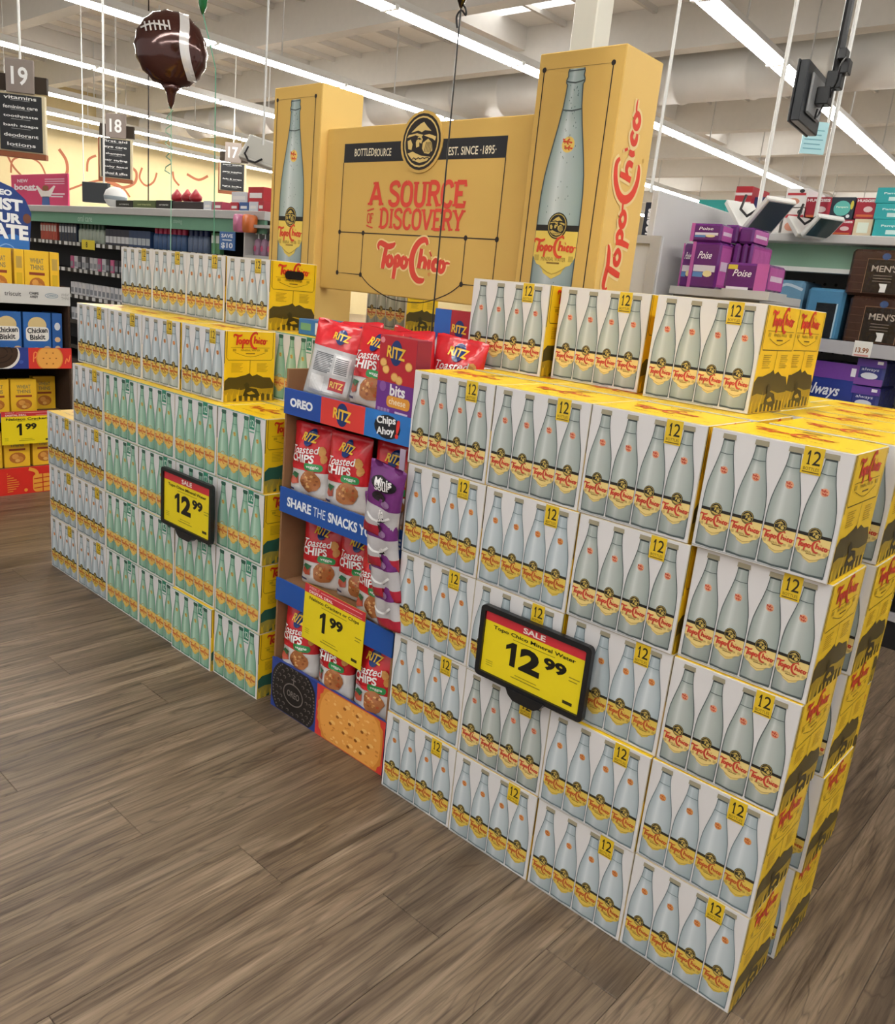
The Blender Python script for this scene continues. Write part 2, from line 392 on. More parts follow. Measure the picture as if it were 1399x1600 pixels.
def emblem(p, cx, cy, rx, ry, dark, light, lay=4, detail=True):
    n = 24 if detail else 14
    p.disc(cx, cy, rx, ry, dark, lay, n); p.disc(cx, cy, rx*.90, ry*.90, light, lay+1, n); p.disc(cx, cy, rx*.84, ry*.84, dark, lay+2, n)
    T = lambda l: [(cx+x*rx*.8, cy+y*ry*.8) for x, y in l]
    p.poly(T([(-.7, .42), (-.35, .66), (-.1, .8), (.1, .86), (.3, .68), (.62, .45), (.2, .5), (0, .42), (-.25, .5)]), light, lay+3)      # snowy mountain
    p.poly(T([(-.95, .2), (-.4, .3), (0, .2), (.1, .3), (-.3, .38), (-.85, .32)]), light, lay+3)
    p.poly(T([(.15, .28), (.5, .32), (.95, .2), (.9, .02), (.7, .12), (.4, .2)]), light, lay+3)
    p.poly(T([(-.35, -.02), (-.22, .22), (.0, .24), (.1, .1), (.02, -.08), (-.12, -.02), (-.1, -.2), (-.3, -.25)]), light, lay+3)       # head and arm
    p.poly(T([(.12, -.05), (.45, .12), (.7, -.05), (.78, -.4), (.55, -.55), (.25, -.5), (.1, -.3)]), light, lay+3)                        # back
    p.poly(T([(-.85, -.5), (-.5, -.42), (-.3, -.5), (.1, -.62), (.7, -.68), (.45, -.85), (0, -.93), (-.5, -.8)]), light, lay+3)
    if detail:
        p.poly(T([(-.9, .05), (-.7, .12), (-.55, -.1), (-.6, -.35), (-.82, -.3)]), light, lay+3)
        for k in range(5): p.stroke(T([(.25+.1*k, -.48), (.3+.1*k, -.25), (.36+.07*k, -.02)]), rx*.03, dark, lay+4, 0)
        for k in range(4): p.stroke(T([(-.6+.3*k, -.83+.03*k), (-.4+.3*k, -.7), (-.25+.3*k, -.76)]), rx*.035, dark, lay+4, 0)
        p.disc(cx-rx*.1, cy+ry*.1, rx*.05, ry*.03, dark, lay+4, 8)
        p.stroke(T([(-.28, .1), (-.15, .16), (0, .1)]), rx*.04, dark, lay+4, 3)

# ---------------------------------------------------------------- bottle artwork
BPROF = [(0, .36), (.045, .40), (.046, .35), (.075, .36), (.10, .37), (.155, .42), (.175, .455), (.23, .54), (.30, .67), (.37, .80), (.44, .91), (.52, .975), (.60, 1.0), (.68, 1.0), (.97, 1.0), (1.0, .94)]
def bottle(p, cx, ztop, Ht, hw, st, cap=True, lod=1, texts=True):
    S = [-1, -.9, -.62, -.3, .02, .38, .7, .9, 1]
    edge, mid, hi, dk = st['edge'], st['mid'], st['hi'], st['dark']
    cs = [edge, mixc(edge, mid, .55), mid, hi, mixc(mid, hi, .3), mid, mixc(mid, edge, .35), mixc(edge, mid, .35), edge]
    rows = [q for q in BPROF if q[0] >= .046] if cap else [(0, .33), (.012, .37), (.03, .35), (.045, .41), (.055, .41), (.065, .35)] + [q for q in BPROF if q[0] >= .10]
    for (t0, w0), (t1, w1) in zip(rows, rows[1:]):
        for i in range(8):
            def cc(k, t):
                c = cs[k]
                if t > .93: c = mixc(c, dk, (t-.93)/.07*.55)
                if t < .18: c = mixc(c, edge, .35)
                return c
            p.poly([(cx+S[i]*hw*w0, ztop-t0*Ht), (cx+S[i]*hw*w1, ztop-t1*Ht), (cx+S[i+1]*hw*w1, ztop-t1*Ht), (cx+S[i+1]*hw*w0, ztop-t0*Ht)],
                   [cc(i, t0), cc(i, t1), cc(i+1, t1), cc(i+1, t0)], 1)
    # outline
    for sg in (-1, 1):
        p.stroke([(cx+sg*hw*w0*.985, ztop-t0*Ht) for t0, w0 in rows], Ht*.006, dk, 2, 0)
    p.stroke([(cx-hw, ztop-.985*Ht), (cx, ztop-.995*Ht), (cx+hw, ztop-.985*Ht)], Ht*.016, dk, 2, 0)
    p.stroke([(cx-hw*.44, ztop-.165*Ht), (cx, ztop-.171*Ht), (cx+hw*.44, ztop-.165*Ht)], Ht*.006, dk, 2, 2)
    if cap:
        p.poly([(cx-hw*.45, ztop-.045*Ht), (cx+hw*.45, ztop-.045*Ht), (cx+hw*.42, ztop-.002*Ht), (cx-hw*.42, ztop-.002*Ht)], st['cap'], 3)
        p.rect(cx-hw*.37, ztop-.060*Ht, cx+hw*.37, ztop-.045*Ht, mixc(dk, (0, 0, 0), .5), 2)
    else:
        p.stroke([(cx-hw*.40, ztop-.05*Ht), (cx, ztop-.058*Ht), (cx+hw*.40, ztop-.05*Ht)], Ht*.006, dk, 2, 2)
        p.stroke([(cx-hw*.34, ztop-.008*Ht), (cx+hw*.34, ztop-.008*Ht)], Ht*.005, dk, 2, 0)
    # round mark on the shoulder
    p.disc(cx+hw*.02, ztop-.31*Ht, Ht*.034, Ht*.034, st['mark'], 2, 14)
    logo(p, cx-hw*.02, ztop-.298*Ht, Ht*.052, st['red'], 3, -.15, 1, fat=1.7)
    logo(p, cx+hw*.05, ztop-.324*Ht, Ht*.045, st['red'], 3, -.1, 1, fat=1.7)
    # label
    lb = st['label']; y0 = ztop-.66*Ht
    pts = [(cx-hw*.99, y0), (cx-hw*.99, ztop-.79*Ht), (cx-hw*.80, ztop-.825*Ht), (cx-hw*.55, ztop-.835*Ht), (cx-hw*.42, ztop-.865*Ht), (cx, ztop-.89*Ht), (cx+hw*.42, ztop-.865*Ht), (cx+hw*.55, ztop-.835*Ht), (cx+hw*.80, ztop-.825*Ht), (cx+hw*.99, ztop-.79*Ht), (cx+hw*.99, y0)]
    p.poly(pts, lb, 3)
    if st.get('band'):
        p.rect(cx-hw*1.0, ztop-.678*Ht, cx+hw*1.0, ztop-.652*Ht, st['band'], 4)
        emblem(p, cx, ztop-.655*Ht, Ht*.055, Ht*.058, st['band'], H('c9b05c'), 5, lod > 1)
    else:
        p.stroke([(cx-hw, y0-.004*Ht), (cx-hw*.5, y0+.006*Ht), (cx-hw*.25, y0+.035*Ht), (cx, y0+.045*Ht), (cx+hw*.25, y0+.035*Ht), (cx+hw*.5, y0+.006*Ht), (cx+hw, y0-.004*Ht)], Ht*.012, mixc(lb, dk, .4), 4, 2)
    logo(p, cx, ztop-.75*Ht, hw*1.85, st['red'], 5, 0, 3 if lod > 1 else 2, fat=1.05)
    if texts:
        p.text('MINERAL WATER', cx, ztop-.802*Ht, Ht*.018, st['ink'], 5, w=hw*1.15)
        p.rect(cx-hw*.3, ztop-.822*Ht, cx+hw*.3, ztop-.815*Ht, st['ink'], 5)
    p.rect(cx-hw*.92, ztop-.81*Ht, cx-hw*.70, ztop-.785*Ht, mixc(lb, st['ink'], .45), 5); p.rect(cx+hw*.70, ztop-.81*Ht, cx+hw*.92, ztop-.785*Ht, mixc(lb, st['ink'], .45), 5)
    p.stroke([(cx-hw*.6, ztop-.835*Ht), (cx-hw*.4, ztop-.85*Ht), (cx, ztop-.868*Ht), (cx+hw*.4, ztop-.85*Ht), (cx+hw*.6, ztop-.835*Ht)], Ht*.005, mixc(lb, st['ink'], .55), 5, 2)
CLEAR = dict(edge=H('84918d'), mid=H('adb6b1'), hi=H('cdd3cf'), dark=H('4a5555'), cap=H('9f977f'), mark=H('e3a682'), red=H('c2402f'), label=H('e8cf85'), band=H('23201d'), ink=H('8a6a2c'))
PALE = dict(CLEAR, edge=H('93a4aa'), mid=H('b9c5ca'), hi=H('d6dee2'), dark=H('66767c'), mark=H('dfa05f'), red=H('bb5a2b'), label=H('dcbf55'), band=H('332e25'))
GREEN = dict(edge=H('5f9a80'), mid=H('93bca4'), hi=H('b9d6c4'), dark=H('3f7a62'), cap=H('2c5c4a'), mark=H('c5c565'), red=H('cf6a3c'), label=H('e3bf62'), band=None, ink=H('a8802e'))

# ================================================================ THE ROOM
XW, XE, YS, YN, ZC = -25.0, 9.0, -9.0, 33.0, 5.75
# floor: base slab sunk where the planks lie
PX0, PX1, PY0, PY1, PT = -4.32, 2.16, -1.83, 3.05, 0.004
fl = MB(); fc = (0.2, 0.17, 0.14)
for x0, x1, y0, y1, z in ((XW, PX0, YS, YN, 0), (PX1, XE, YS, YN, 0), (PX0, PX1, YS, PY0, 0), (PX0, PX1, PY1, YN, 0), (PX0, PX1, PY0, PY1, -PT)):
    fl.box(x0, x1, y0, y1, -0.1, z, fc)
floor = struct(fl.build('floor', M['wood']))
pl = MB(); pl.box(-.0895, .0895, -.5, .5, -PT, 0, fc, 0.0009); plank_me = pl.mesh('plank', M['wood'])
nx = round((PX1-PX0)/.18)
for i in range(nx):
    x = PX0+(i+.5)*.18; y = PY0-((i*.437) % 1.0)*1.22
    while y < PY1-.01:
        a, b = max(y, PY0), min(y+1.22, PY1)
        if b-a > .02:
            o = inst('plank', plank_me, floor, (x, (a+b)/2, 0)); o.scale = (1, b-a-.001, 1)
        y += 1.22
# ceiling deck with ribs, cross beams (along x), girders, skylights
ce = MB(); white = H('efede8')
ce.box(XW, XE, YS, YN, ZC, ZC+.1, white)
ceil = struct(ce.build('ceiling', M['matte']))
bm = MB(); bm.box(XW, XE, -.13, .13, -.62, 0, H('e2e0da')); beam_me = bm.mesh('beam', M['matte'])
for k in range(11): inst('beam', beam_me, ceil, (0, 2.6+2.75*k, ZC))
bm = MB(); bm.box(-.2, .2, YS, YN, -.36, 0, H('dcd9d3')); gird = bm.mesh('girder', M['matte'])
for x in (-19.0, -9.6, .2): inst('girder', gird, ceil, (x, 0, ZC))
bm = MB(); bm.box(-.03, .03, YS, YN, -.09, 0, H('d2cfc9')); rib = bm.mesh('deck_rib', M['matte'])
for k in range(40): inst('deck_rib', rib, ceil, (XW+.6+k*.83, 0, ZC))
sk = MB(); sk.box(-1.1, 1.1, -.5, .5, -.03, 0, H('ffffff')); sky_me = sk.mesh('skylight', M['sky'])
n = 0
for x, y in ((-14.3, 8.9), (-9.0, 9.5), (-3.5, 12.6), (-8.6, 18.0), (-14.3, 14.0), (-3.5, 18.1), (-2.6, 23.7), (-8.2, 26.4), (-14, 23.6)):
    n += 1; struct(inst('window_%d' % n, sky_me, None, (x, y, ZC)))
# walls
wl = MB(); wl.box(XW-.2, XW, YS, YN, 0, ZC, H('bfae84')); wall_left = struct(wl.build('wall_left', M['matte']))
wl = MB(); wl.box(XW, XE, YN, YN+.2, 0, ZC, H('c9c2b0')); wall_back = struct(wl.build('wall_back', M['matte']))
# painted swirls on the left wall (flat relief strips)
pw = Print(right_fn(XW), 0.004)
def px_wall(l): return [(onX(a, b, XW).y, onX(a, b, XW).z) for a, b in l]
for path, wd in (([(8, 235), (22, 262), (45, 285)], .10), ([(17, 270), (20, 250), (40, 245), (62, 255), (73, 278)], .09), ([(92, 233), (103, 250), (105, 268), (98, 282)], .16), ([(136, 268), (138, 250), (150, 243)], .12),
                 ([(108, 296), (140, 285), (165, 282), (190, 292), (203, 308)], .10), ([(165, 282), (190, 293), (210, 286), (213, 270), (206, 262)], .15), ([(222, 262), (218, 278), (228, 290), (240, 284), (245, 270)], .11),
                 ([(270, 268), (272, 280), (280, 290)], .12), ([(292, 272), (310, 281), (325, 275)], .14), ([(205, 208), (216, 204), (228, 209)], .10)):
    pw.stroke([(y, z) for y, z in px_wall(path)], wd*.55, H('8d5236'), 1, 5)
pw.build('swirl_mural', M['matte'], wall_left)
# white building post behind the right tower
c = onY(925, 40, 2.6)
pm = MB(); pm.box(c.x-.075, c.x+.075, 2.525, 2.675, 0, ZC-.62, H('dcd8c9'), .006)
post = pm.build('support_post', M['metal']); tag(post, 'cream square support post behind the tall right cardboard tower', 'post')
# round air duct along x
dm = MB(); Yd = 11.7; zd = 4.99; rd = .37
rings = []
for x in [XW+.1+1.2*k for k in range(28)]:
    for dx, rr in ((0, rd), (.02, rd+.02), (.06, rd+.02), (.08, rd)):
        rings.append([(x+dx, Yd+rr*math.cos(t*math.pi/12), zd+rr*math.sin(t*math.pi/12)) for t in range(24)])
dm.loops(rings, lambda i, k: H('dcdad5')); duct = dm.build('air_duct', M['steel'], smooth=True)
tag(duct, 'large round grey air duct hanging below the ceiling beams', 'duct')

# ---------------------------------------------------------------- strip lights (runs along y)
hs = MB(); LT = 2.44
Z_L = 4.4
tm = MB(); tm.tube([(0, -1.19, 0), (0, 1.19, 0)], .022, (1, 1, 1), 8); tube_me = tm.mesh('tube', M['tube'])
hg = MB(); hg.tube([(0, 0, .17), (0, 0, ZC-Z_L)], .012, H('c9c9c6'), 5); hang_me = hg.mesh('hanger', M['metal'])
eb = MB(); eb.box(-.13, .13, -.03, .03, 0, .05, H('e8e8e4')); socket_me = eb.mesh('socket_bar', M['metal'])
WORDS = ['first', 'second', 'third', 'fourth', 'fifth', 'sixth', 'seventh', 'eighth', 'ninth']
def light_run(x, y0, y1, label, rot=0.0, z=Z_L):
    n = max(1, round((y1-y0)/LT)); L = n*LT
    t = thing('strip_light', label, 'ceiling light', (x, y0, z), rot, 'long fluorescent strip light runs')
    h = MB()   # reflector housing: trapezoid section
    sec = [(-.125, .045), (-.08, .10), (-.05, .17), (.05, .17), (.08, .10), (.125, .045), (.115, .045), (.075, .09), (-.075, .09), (-.115, .045)]
    h.loops([[(a, yy, b) for a, b in sec] for yy in (0, L)], lambda i, k: H('dad9d4'))
    h.build('housing', M['metal'], t)
    for k in range(n):
        for sx in (-.075, .075): inst('tube', tube_me, t, (sx, (k+.5)*LT, .035))
        inst('socket_bar', socket_me, t, (0, k*LT, .02)); inst('hanger', hang_me, t, (0, (k+.5)*LT, 0))
    return t
RUNS = [(-15.0, 'strip light run behind the foil ball balloon'), (-11.3, 'strip light run crossing just above the left cardboard tower'), (-7.6, 'strip light run seen between the two cardboard towers')]
light_run(-15.0, 1.0, 31, RUNS[0][1]); light_run(-11.3, 1.0, 31, RUNS[1][1]); light_run(-7.6, 1.0, 31, RUNS[2][1])
light_run(-4.05, 4.6, 31, 'strip light run behind the hanging black monitor, closest in view', .068)
light_run(-18.6, 1.5, 31, 'strip light run passing behind the aisle 19 sign')
light_run(-21.2, 6.0, 28, 'strip light run nearest the cream mural wall, first of two')
light_run(-23.4, 8.5, 29, 'strip light run hugging the cream mural wall')
light_run(-1.1, -8.0, 1.2, 'strip light run overhead in front of the display, left of camera')
light_run(1.8, -6.5, 8.0, 'strip light run overhead to the right of the display')

# ================================================================ WATER CASES
CW, CH, CD = .26, .23469, .205           # pitch
w_, h_, d_ = .2575, .2340, .2020         # carton
YEL, WHT = H('ecc31c'), H('dedcdc')
YELTOP = H('f0c922')
def make_case(green, pale=False):
    st = GREEN if green else (PALE if pale else CLEAR)
    b = MB(); b.box(-w_/2, w_/2, 0, d_, 0, h_, H('cfc7b4'), .0016, dict([('y-', WHT), ('y+', WHT), ('z+', YELTOP), ('x+', YEL), ('x-', YEL), ('z-', YEL)]))
    kind = 'green' if green else ('pale' if pale else 'clear')
    carton = b.mesh('carton_'+kind, M['paper'])
    p = Print(front_fn(0))
    bw = .0613; x0 = -w_/2+.006
    for k in range(4):
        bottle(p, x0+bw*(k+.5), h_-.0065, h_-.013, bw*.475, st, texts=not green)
    ex = mixc(st['dark'], (0, 0, 0), .2)
    # flag with the count
    fx0, fx1 = x0+bw*2.715, x0+bw*3.285
    if green:
        p.rect(fx0+.003, h_-.043, fx1-.004, h_-.0012, H('2f8468'), 3); one(p, (fx0+fx1)/2-.006, h_-.024, .022, .005, H('e8f0e6'), 4, True); p.text('2', (fx0+fx1)/2+.005, h_-.024, .022, H('e8f0e6'), 4, w=.011); p.rect(fx0+.004, h_-.053, fx1-.005, h_-.049, H('58a58a'), 4)
        p.rect(-w_/2+.001, h_-.003, w_/2-.001, h_-.0008, H('4b9c84'), 2)
    else:
        p.rect(fx0, h_-.049, fx1, h_-.0012, H('e0bd2a'), 3); one(p, (fx0+fx1)/2-.0075, h_-.020, .025, .0055, H('2d2717'), 4, True); p.text('2', (fx0+fx1)/2+.0065, h_-.020, .025, H('2d2717'), 4, w=.0135, bold=.006)
        p.text('BOTTLES', (fx0+fx1)/2, h_-.0395, .0055, H('5d4a14'), 4, w=.027); p.rect(fx0+.003, h_-.0465, fx1-.003, h_-.0445, H('6b5516'), 4)
        p.rect(-w_/2+.002, .004, w_/2-.08, .0055, H('a9adab'), 4)
    front = p.mb.mesh('front_panel_'+kind, M['paper'])
    # side: flap with the logo, text columns, landscape drawing
    p = Print(right_fn(w_/2)); cy = d_/2; ink = H('6b4f10') if not green else H('75621d')
    drk = H('4c4017') if not green else H('2d5a4a')
    flap = [(.010, h_-.002), (.010, h_-.088), (.016, h_-.095), (d_-.016, h_-.095), (d_-.010, h_-.088), (d_-.010, h_-.002)]
    p.stroke(flap, .0016, H('4a3a0c'), 2, 0); p.rect(.0005, h_*.55, .0028, h_-.001, H('1d160a'), 3)
    logo(p, cy, h_-.032, .125, H('c8321c'), 4, 0, 3)
    p.rect(.025, h_-.0545, d_-.025, h_-.0535, ink, 3); p.text('MINERAL WATER', cy, h_-.0625, .006, ink, 3, w=.075); p.rect(.032, h_-.0665, .045, h_-.058, mixc(YEL, ink, .5), 3); p.rect(d_-.045, h_-.0665, d_-.032, h_-.058, mixc(YEL, ink, .5), 3)
    p.stroke([(.04, h_-.070), (cy, h_-.084), (d_-.04, h_-.070)], .0012, ink, 3, 4); p.rect(cy-.018, h_-.0745, cy+.018, h_-.072, ink, 3)
    p.rect(cy-.0008, .092, cy+.0008, h_-.096, ink, 3)
    for k in range(7): p.rect(.028, h_-.107-.0045*k, .028+.045*(1-.12*(k % 3)), h_-.1055-.0045*k, mixc(YEL, ink, .65), 3)
    for k in range(7): p.rect(.128, h_-.107-.0045*k, .128+.045*(1-.1*((k+1) % 3)), h_-.1055-.0045*k, mixc(YEL, ink, .65), 3)
    li = mixc(YEL, drk, .45); L1 = .003
    p.poly([(L1, .003), (d_-L1, .003), (d_-L1, .060), (.185, .080), (.155, .082), (.13, .092), (.112, .086), (.100, .096), (.085, .090), (.065, .086), (.045, .082), (.018, .082), (L1, .070)], drk, 2)
    p.poly([(L1, .003), (.03, .003), (.06, .02), (.09, .026), (.15, .028), (d_-L1, .022), (d_-L1, .045), (.15, .043), (.11, .05), (.07, .04), (.03, .045), (L1, .04)], mixc(YEL, drk, .62), 3)
    for k in range(9):
        x = .010+.0225*k; p.poly([(x-.005, .003), (x+.006, .003), (x+.004, .02), (x+.007, .034+.008*(k % 3)), (x, .022), (x-.004, .03)], li if k % 2 else mixc(YEL, drk, .25), 4)
    p.poly([(.075, .02), (.085, .045), (.078, .058), (.09, .066), (.10, .058), (.098, .048), (.13, .042), (.145, .02), (.125, .012), (.10, .018)], mixc(drk, (0, 0, 0), .45), 5)   # kneeling figure
    p.poly([(.09, .03), (.11, .036), (.125, .026), (.10, .024)], li, 6)
    p.stroke([(d_-.003, .06), (d_-.003, .004), (.004, .004)], .0012, H('3a3010'), 3, 0)
    side = p.mb.mesh('side_panel_'+kind, M['paper'])
    p = Print(top_fn(h_)); red = H('c9501e')
    logo(p, -.012, d_*.50, .150, red, 3, 0, 3)
    p.text('MINERAL WATER', .0, d_*.22, .010, H('a97d16'), 3, w=.12)
    p.stroke(ell(.0, d_*.82, .034, .018, 16)+[(.034, d_*.82)], .0016, H('8a6a14'), 3, 0); p.disc(.0, d_*.82, .02, .010, H('a6831c'), 3, 12)
    for sx in (-1, 1):
        for yy in (.22, .8): p.rect(sx*.105-.008, d_*yy-.0012, sx*.105+.008, d_*yy+.0012, H('5d4a10'), 3)
    p.rect(-w_/2+.002, d_-.005, w_/2-.002, d_-.002, H('4a3b10'), 2); p.rect(-w_/2+.002, .001, w_/2-.002, .0024, H('a58a22'), 2)
    top = p.mb.mesh('top_panel_'+kind, M['paper'])
    hp = Print(right_fn(w_/2), .0005); hp.poly(rrect(.06, h_-.058, .142, h_-.030, .013), H('120d06'), 9)
    return dict(carton=carton, front_panel=front, side_panel=side, top_panel=top, hole=hp.mb.mesh('handle_hole_'+kind, M['matte']))
CASE = {False: make_case(False), True: make_case(True), 'pale': make_case(False, True)}
VIVID = {(0, 4), (0, 3), (0, 2), (1, 4), (1, 3), (2, 4), (2, 1), (3, 4)}     # right stack cartons with the stronger print
ROWN = ['bottom row', 'second row', 'third row', 'fourth row', 'fifth row', 'top row']
def water_case(x, y, z, green, label, rot=0.0, hole=False, group=None, top=True, pale=False):
    t = thing('water_case', label, 'water case', (x, y, z), rot, group or ('green bottle water cases' if green else 'clear bottle water cases'))
    for k in ('carton', 'front_panel', 'side_panel', 'top_panel'):
        if k == 'top_panel' and not top: continue
        inst(k, CASE['pale' if pale else green][k], t)
    if hole: inst('handle_hole', CASE[green]['hole'], t)
    return t
RCOL = ['right end', 'second from right end', 'third from right end', 'beside snack rack']
DEP = [', front layer', ', second layer', ', third layer', ', fourth layer', ', fifth layer']
rj = random.Random(3)
OFFX = {(0, 0): -.0005, (0, 2): .004, (0, 3): .006, (1, 2): .004, (1, 4): -.008, (2, 4): -.007, (3, 4): -.005, (0, 4): -.002}
OFFY = {(0, 3): .012, (0, 2): .006, (1, 2): .008, (3, 1): .006, (2, 3): .0, (1, 1): -.002}
for c in range(4):
    for r in range(5):
        for d in range(2):
            jx = OFFX.get((c, r), rj.uniform(-.001, .001)) if d == 0 else (.018+.004*(r % 2) if c == 0 else 0)
            jy = OFFY.get((c, r), rj.uniform(0, .003)) if d == 0 else .016
            if c == 0 and d == 1 and r == 0: jx = .010
            if c == 0 and d == 1: jy = .019
            water_case(-(c+.5)*CW+jx, d*CD+jy, r*CH, False, 'clear-bottle water case in right stack, %s, %s%s' % (ROWN[r], RCOL[c], DEP[d]), top=(r == 4), pale=(c, r) not in VIVID)
for c in range(2):
    for r in range(5):
        for d in range(2, 5):
            water_case(-(c+.5)*CW-(.055 if d < 4 else .11), d*(CD+.004)+.018, r*CH, False, 'clear-bottle water case in right stack, %s, %s%s' % (ROWN[r], RCOL[c], DEP[d]), top=(r == 4))
ROW6 = [(-1.008, .298, 'beside the red snack bags'), (-.738, .330, 'in the middle of three'), (-.443, .290, 'in front at the right')]
for x, y, s in ROW6:
    water_case(x, y, 5*CH, False, 'clear-bottle water case atop the right stack, top row, '+s)
water_case(-.456, .500, 5*CH, False, 'clear-bottle water case atop the right stack, tucked behind the rightmost one')
LCOL = ['beside snack rack', 'second from snack rack', 'third from snack rack', 'fourth from snack rack', 'fifth from snack rack', 'sixth from snack rack']
def lkind(c, r): return not (c >= 4 or r >= 4)
LX0 = -1.6478
for r in range(5):
    for c in range(6):
        if (r == 3 and c == 5) or (r == 4 and c in (0, 5)): continue
        for d in range(2):
            g = c < 4 and r < 4
            jx = -.010 if r == 3 else 0
            if r == 4: jx = (-.050 if c == 1 else -.058)-(.045 if d else 0)
            jx += rj.uniform(-.001, .001)*(d == 0)
            y = .009+d*(CD+.003)+(.046 if r == 4 else 0)+(rj.uniform(0, .002) if d == 0 else 0)
            if r == 0 and c == 1 and d == 0: y -= .010
            water_case(LX0-(c+.5)*CW+jx, y, r*CH, g, '%s-bottle water case in left stack, %s, %s%s' % ('green' if g else 'clear', ROWN[r], LCOL[c], DEP[d]), top=(r >= 2), pale=not g)
for k in range(4):
    water_case(-2.01-.1305-.2625*k-(.01 if k else 0), .262+.004*k, 5*CH, False, 'clear-bottle water case atop the left stack, top row, '+('beside the left cardboard tower' if k == 0 else WORDS[k]+' from the cardboard tower'), hole=(k == 0), pale=True)
water_case(-1.872, .285, 4*CH, True, 'green-bottle water case set back above the left stack, beside red snack bags')

# ================================================================ HEADER DISPLAY (two towers and a panel)
TAN, TAN_LIT, DK = H('cda85a'), H('e4c071'), H('2a2320')  # second tan paints in the light falling on the towers' right sides
TY = .64; TWd, TDp, THt = .292, .205, 2.058
BIG = dict(CLEAR, edge=H('6f8683'), mid=H('a9b9b8'), hi=H('cfd9da'), mark=H('e8c96a'), label=H('e3c95f'), red=H('cf4a2c'))
def tower(x0, label, name_side):
    t = thing('display_tower', label, 'display tower', (x0, TY, 0), 0, 'cardboard display towers')
    b = MB(); b.box(0, TWd, 0, TDp, 0, THt, TAN, .003, {'z+': H('5d3d22'), 'x+': TAN_LIT})
    b.build('tower_box', M['carton'], t)
    p = Print(front_fn(0), .0004)
    a = .022
    p.stroke([(a, .9), (a, THt-.045), (TWd-a-.014, THt-.045), (TWd-a-.014, .9)], .0035, DK, 2, 0)
    for x in (a, TWd-a-.014): p.disc(x, THt-.045, .0075, .0075, DK, 3, 10)
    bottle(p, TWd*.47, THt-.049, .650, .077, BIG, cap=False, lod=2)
    rb = random.Random(5)
    for k in range(70):
        v = rb.uniform(.06, .95)
        if .62 < v < .9: continue
        hw = .077*.8*next(w0 for t0, w0 in reversed(BPROF) if t0 <= v)
        x = TWd*.47+rb.uniform(-hw, hw)*.75; z = THt-.049-.650*v
        p.disc(x, z, .0011, .0024, H('4d6362'), 6, 6)
    p.build('bottle_print', M['carton'], t)
    if name_side:
        p = Print(right_fn(TWd), .0004)
        logo(p, TDp*.46, THt-.385, .49, H('d8432f'), 4, math.pi/2, 5, halo=H('ecd39a'), fat=.72, ky=.53)
        p.text('®', TDp*.82, THt-.27, .012, H('b98f3a'), 3)
        p.build('side_logo', M['carton'], t)
    return t
XT1 = onY(430, 133, TY).x; XT2 = onY(845, 85, TY).x
tower(XT1, 'tan cardboard tower with a printed bottle beside left water stack', False)
tower(XT2, 'taller-looking tan cardboard tower with red script on its side behind right stack', True)
PYF = .675
hx0, hx1, hz0, hz1 = XT1+TWd+.002, XT2-.002, 1.326, 1.905
t = thing('header_panel', 'wide tan cardboard header sign spanning between the two towers', 'sign', (hx0, PYF, hz0))
b = MB(); PWd = hx1-hx0; PHt = hz1-hz0; b.box(0, PWd, 0, .045, 0, PHt, TAN, .003); b.build('panel', M['carton'], t)
ex, ez, erx, ery = onY(660, 222, PYF).x-hx0, onY(660, 222, PYF).z-hz0, .090, .090
b = MB(); L = ell(ex, ez, erx+.009, ery+.009, 36)
b.loops([[(x, y, z) for x, z in L] for y in (-.004, .004)], lambda i, k: TAN); b.build('emblem_plate', M['carton'], t)
p = Print(front_fn(-.004), .0004); emblem(p, ex, ez, erx, ery, DK, H('dcbf78'), 1, True); p.build('emblem_print', M['carton'], t)
p = Print(front_fn(0), .0004)
def q(px, py): v = onY(px, py, PYF); return (v.x-hx0, v.z-hz0)
def avg(*a): return sum(a)/len(a)
bx0, bx1 = avg(q(541, 222)[0], q(530, 360)[0]), avg(q(795, 215)[0], q(776, 378)[0])
bz1, bz0 = avg(q(541, 222)[1], q(795, 215)[1]), avg(q(541, 252)[1], q(792, 249)[1])
p.rect(bx0, bz0, bx1, bz1, H('26262a'), 1)
mz = avg(q(531, 360)[1], q(775, 377)[1]); lz = avg(q(527, 424)[1], q(720, 446)[1])
i0, i1 = q(568, 363)[0], q(728, 373)[0]
ln = .0036
p.stroke([(bx0, bz0), (bx0, lz), (i0, lz)], ln, DK, 2, 0); p.stroke([(bx1, bz0), (bx1, lz), (i1, lz)], ln, DK, 2, 0)
p.stroke([(bx0, mz), (bx1, mz)], ln, DK, 2, 0); p.stroke([(i0, mz), (i0, lz)], ln, DK, 2, 0); p.stroke([(i1, mz), (i1, lz)], ln, DK, 2, 0)
p.stroke([(i0, lz), (i0+.06, lz-.038), ((i0+i1)/2-.09, lz-.072), ((i0+i1)/2, lz-.078), ((i0+i1)/2+.09, lz-.072), (i1-.06, lz-.038), (i1, lz)], ln, DK, 2, 5)
for x, z in ((bx0, mz), (i0, mz), (i1, mz), (bx1, mz), (bx0, lz), (i0, lz), (i1, lz), (bx1, lz)): p.disc(x, z, .008, .009, DK, 3, 12)
cream = H('eadfc3'); hz = (bz0+bz1)/2; RED = H('cf4536')
p.text('BOTTLED', *q(570, 238), .026, cream, 3, w=.105, bold=.012); p.text('AT THE', *q(587, 238), .014, cream, 3, w=.014); p.text('SOURCE', *q(599, 238), .026, cream, 3, w=.085, bold=.012)
p.text('EST. SINCE ·1895·', *q(738, 235), .026, cream, 3, w=.205, bold=.012)
a, c = q(579, 300), q(731, 301); slab(p, 'A SOURCE', (a[0]+c[0])/2, avg(q(655, 303)[1]), .078, c[0]-a[0], RED, 3, .19)
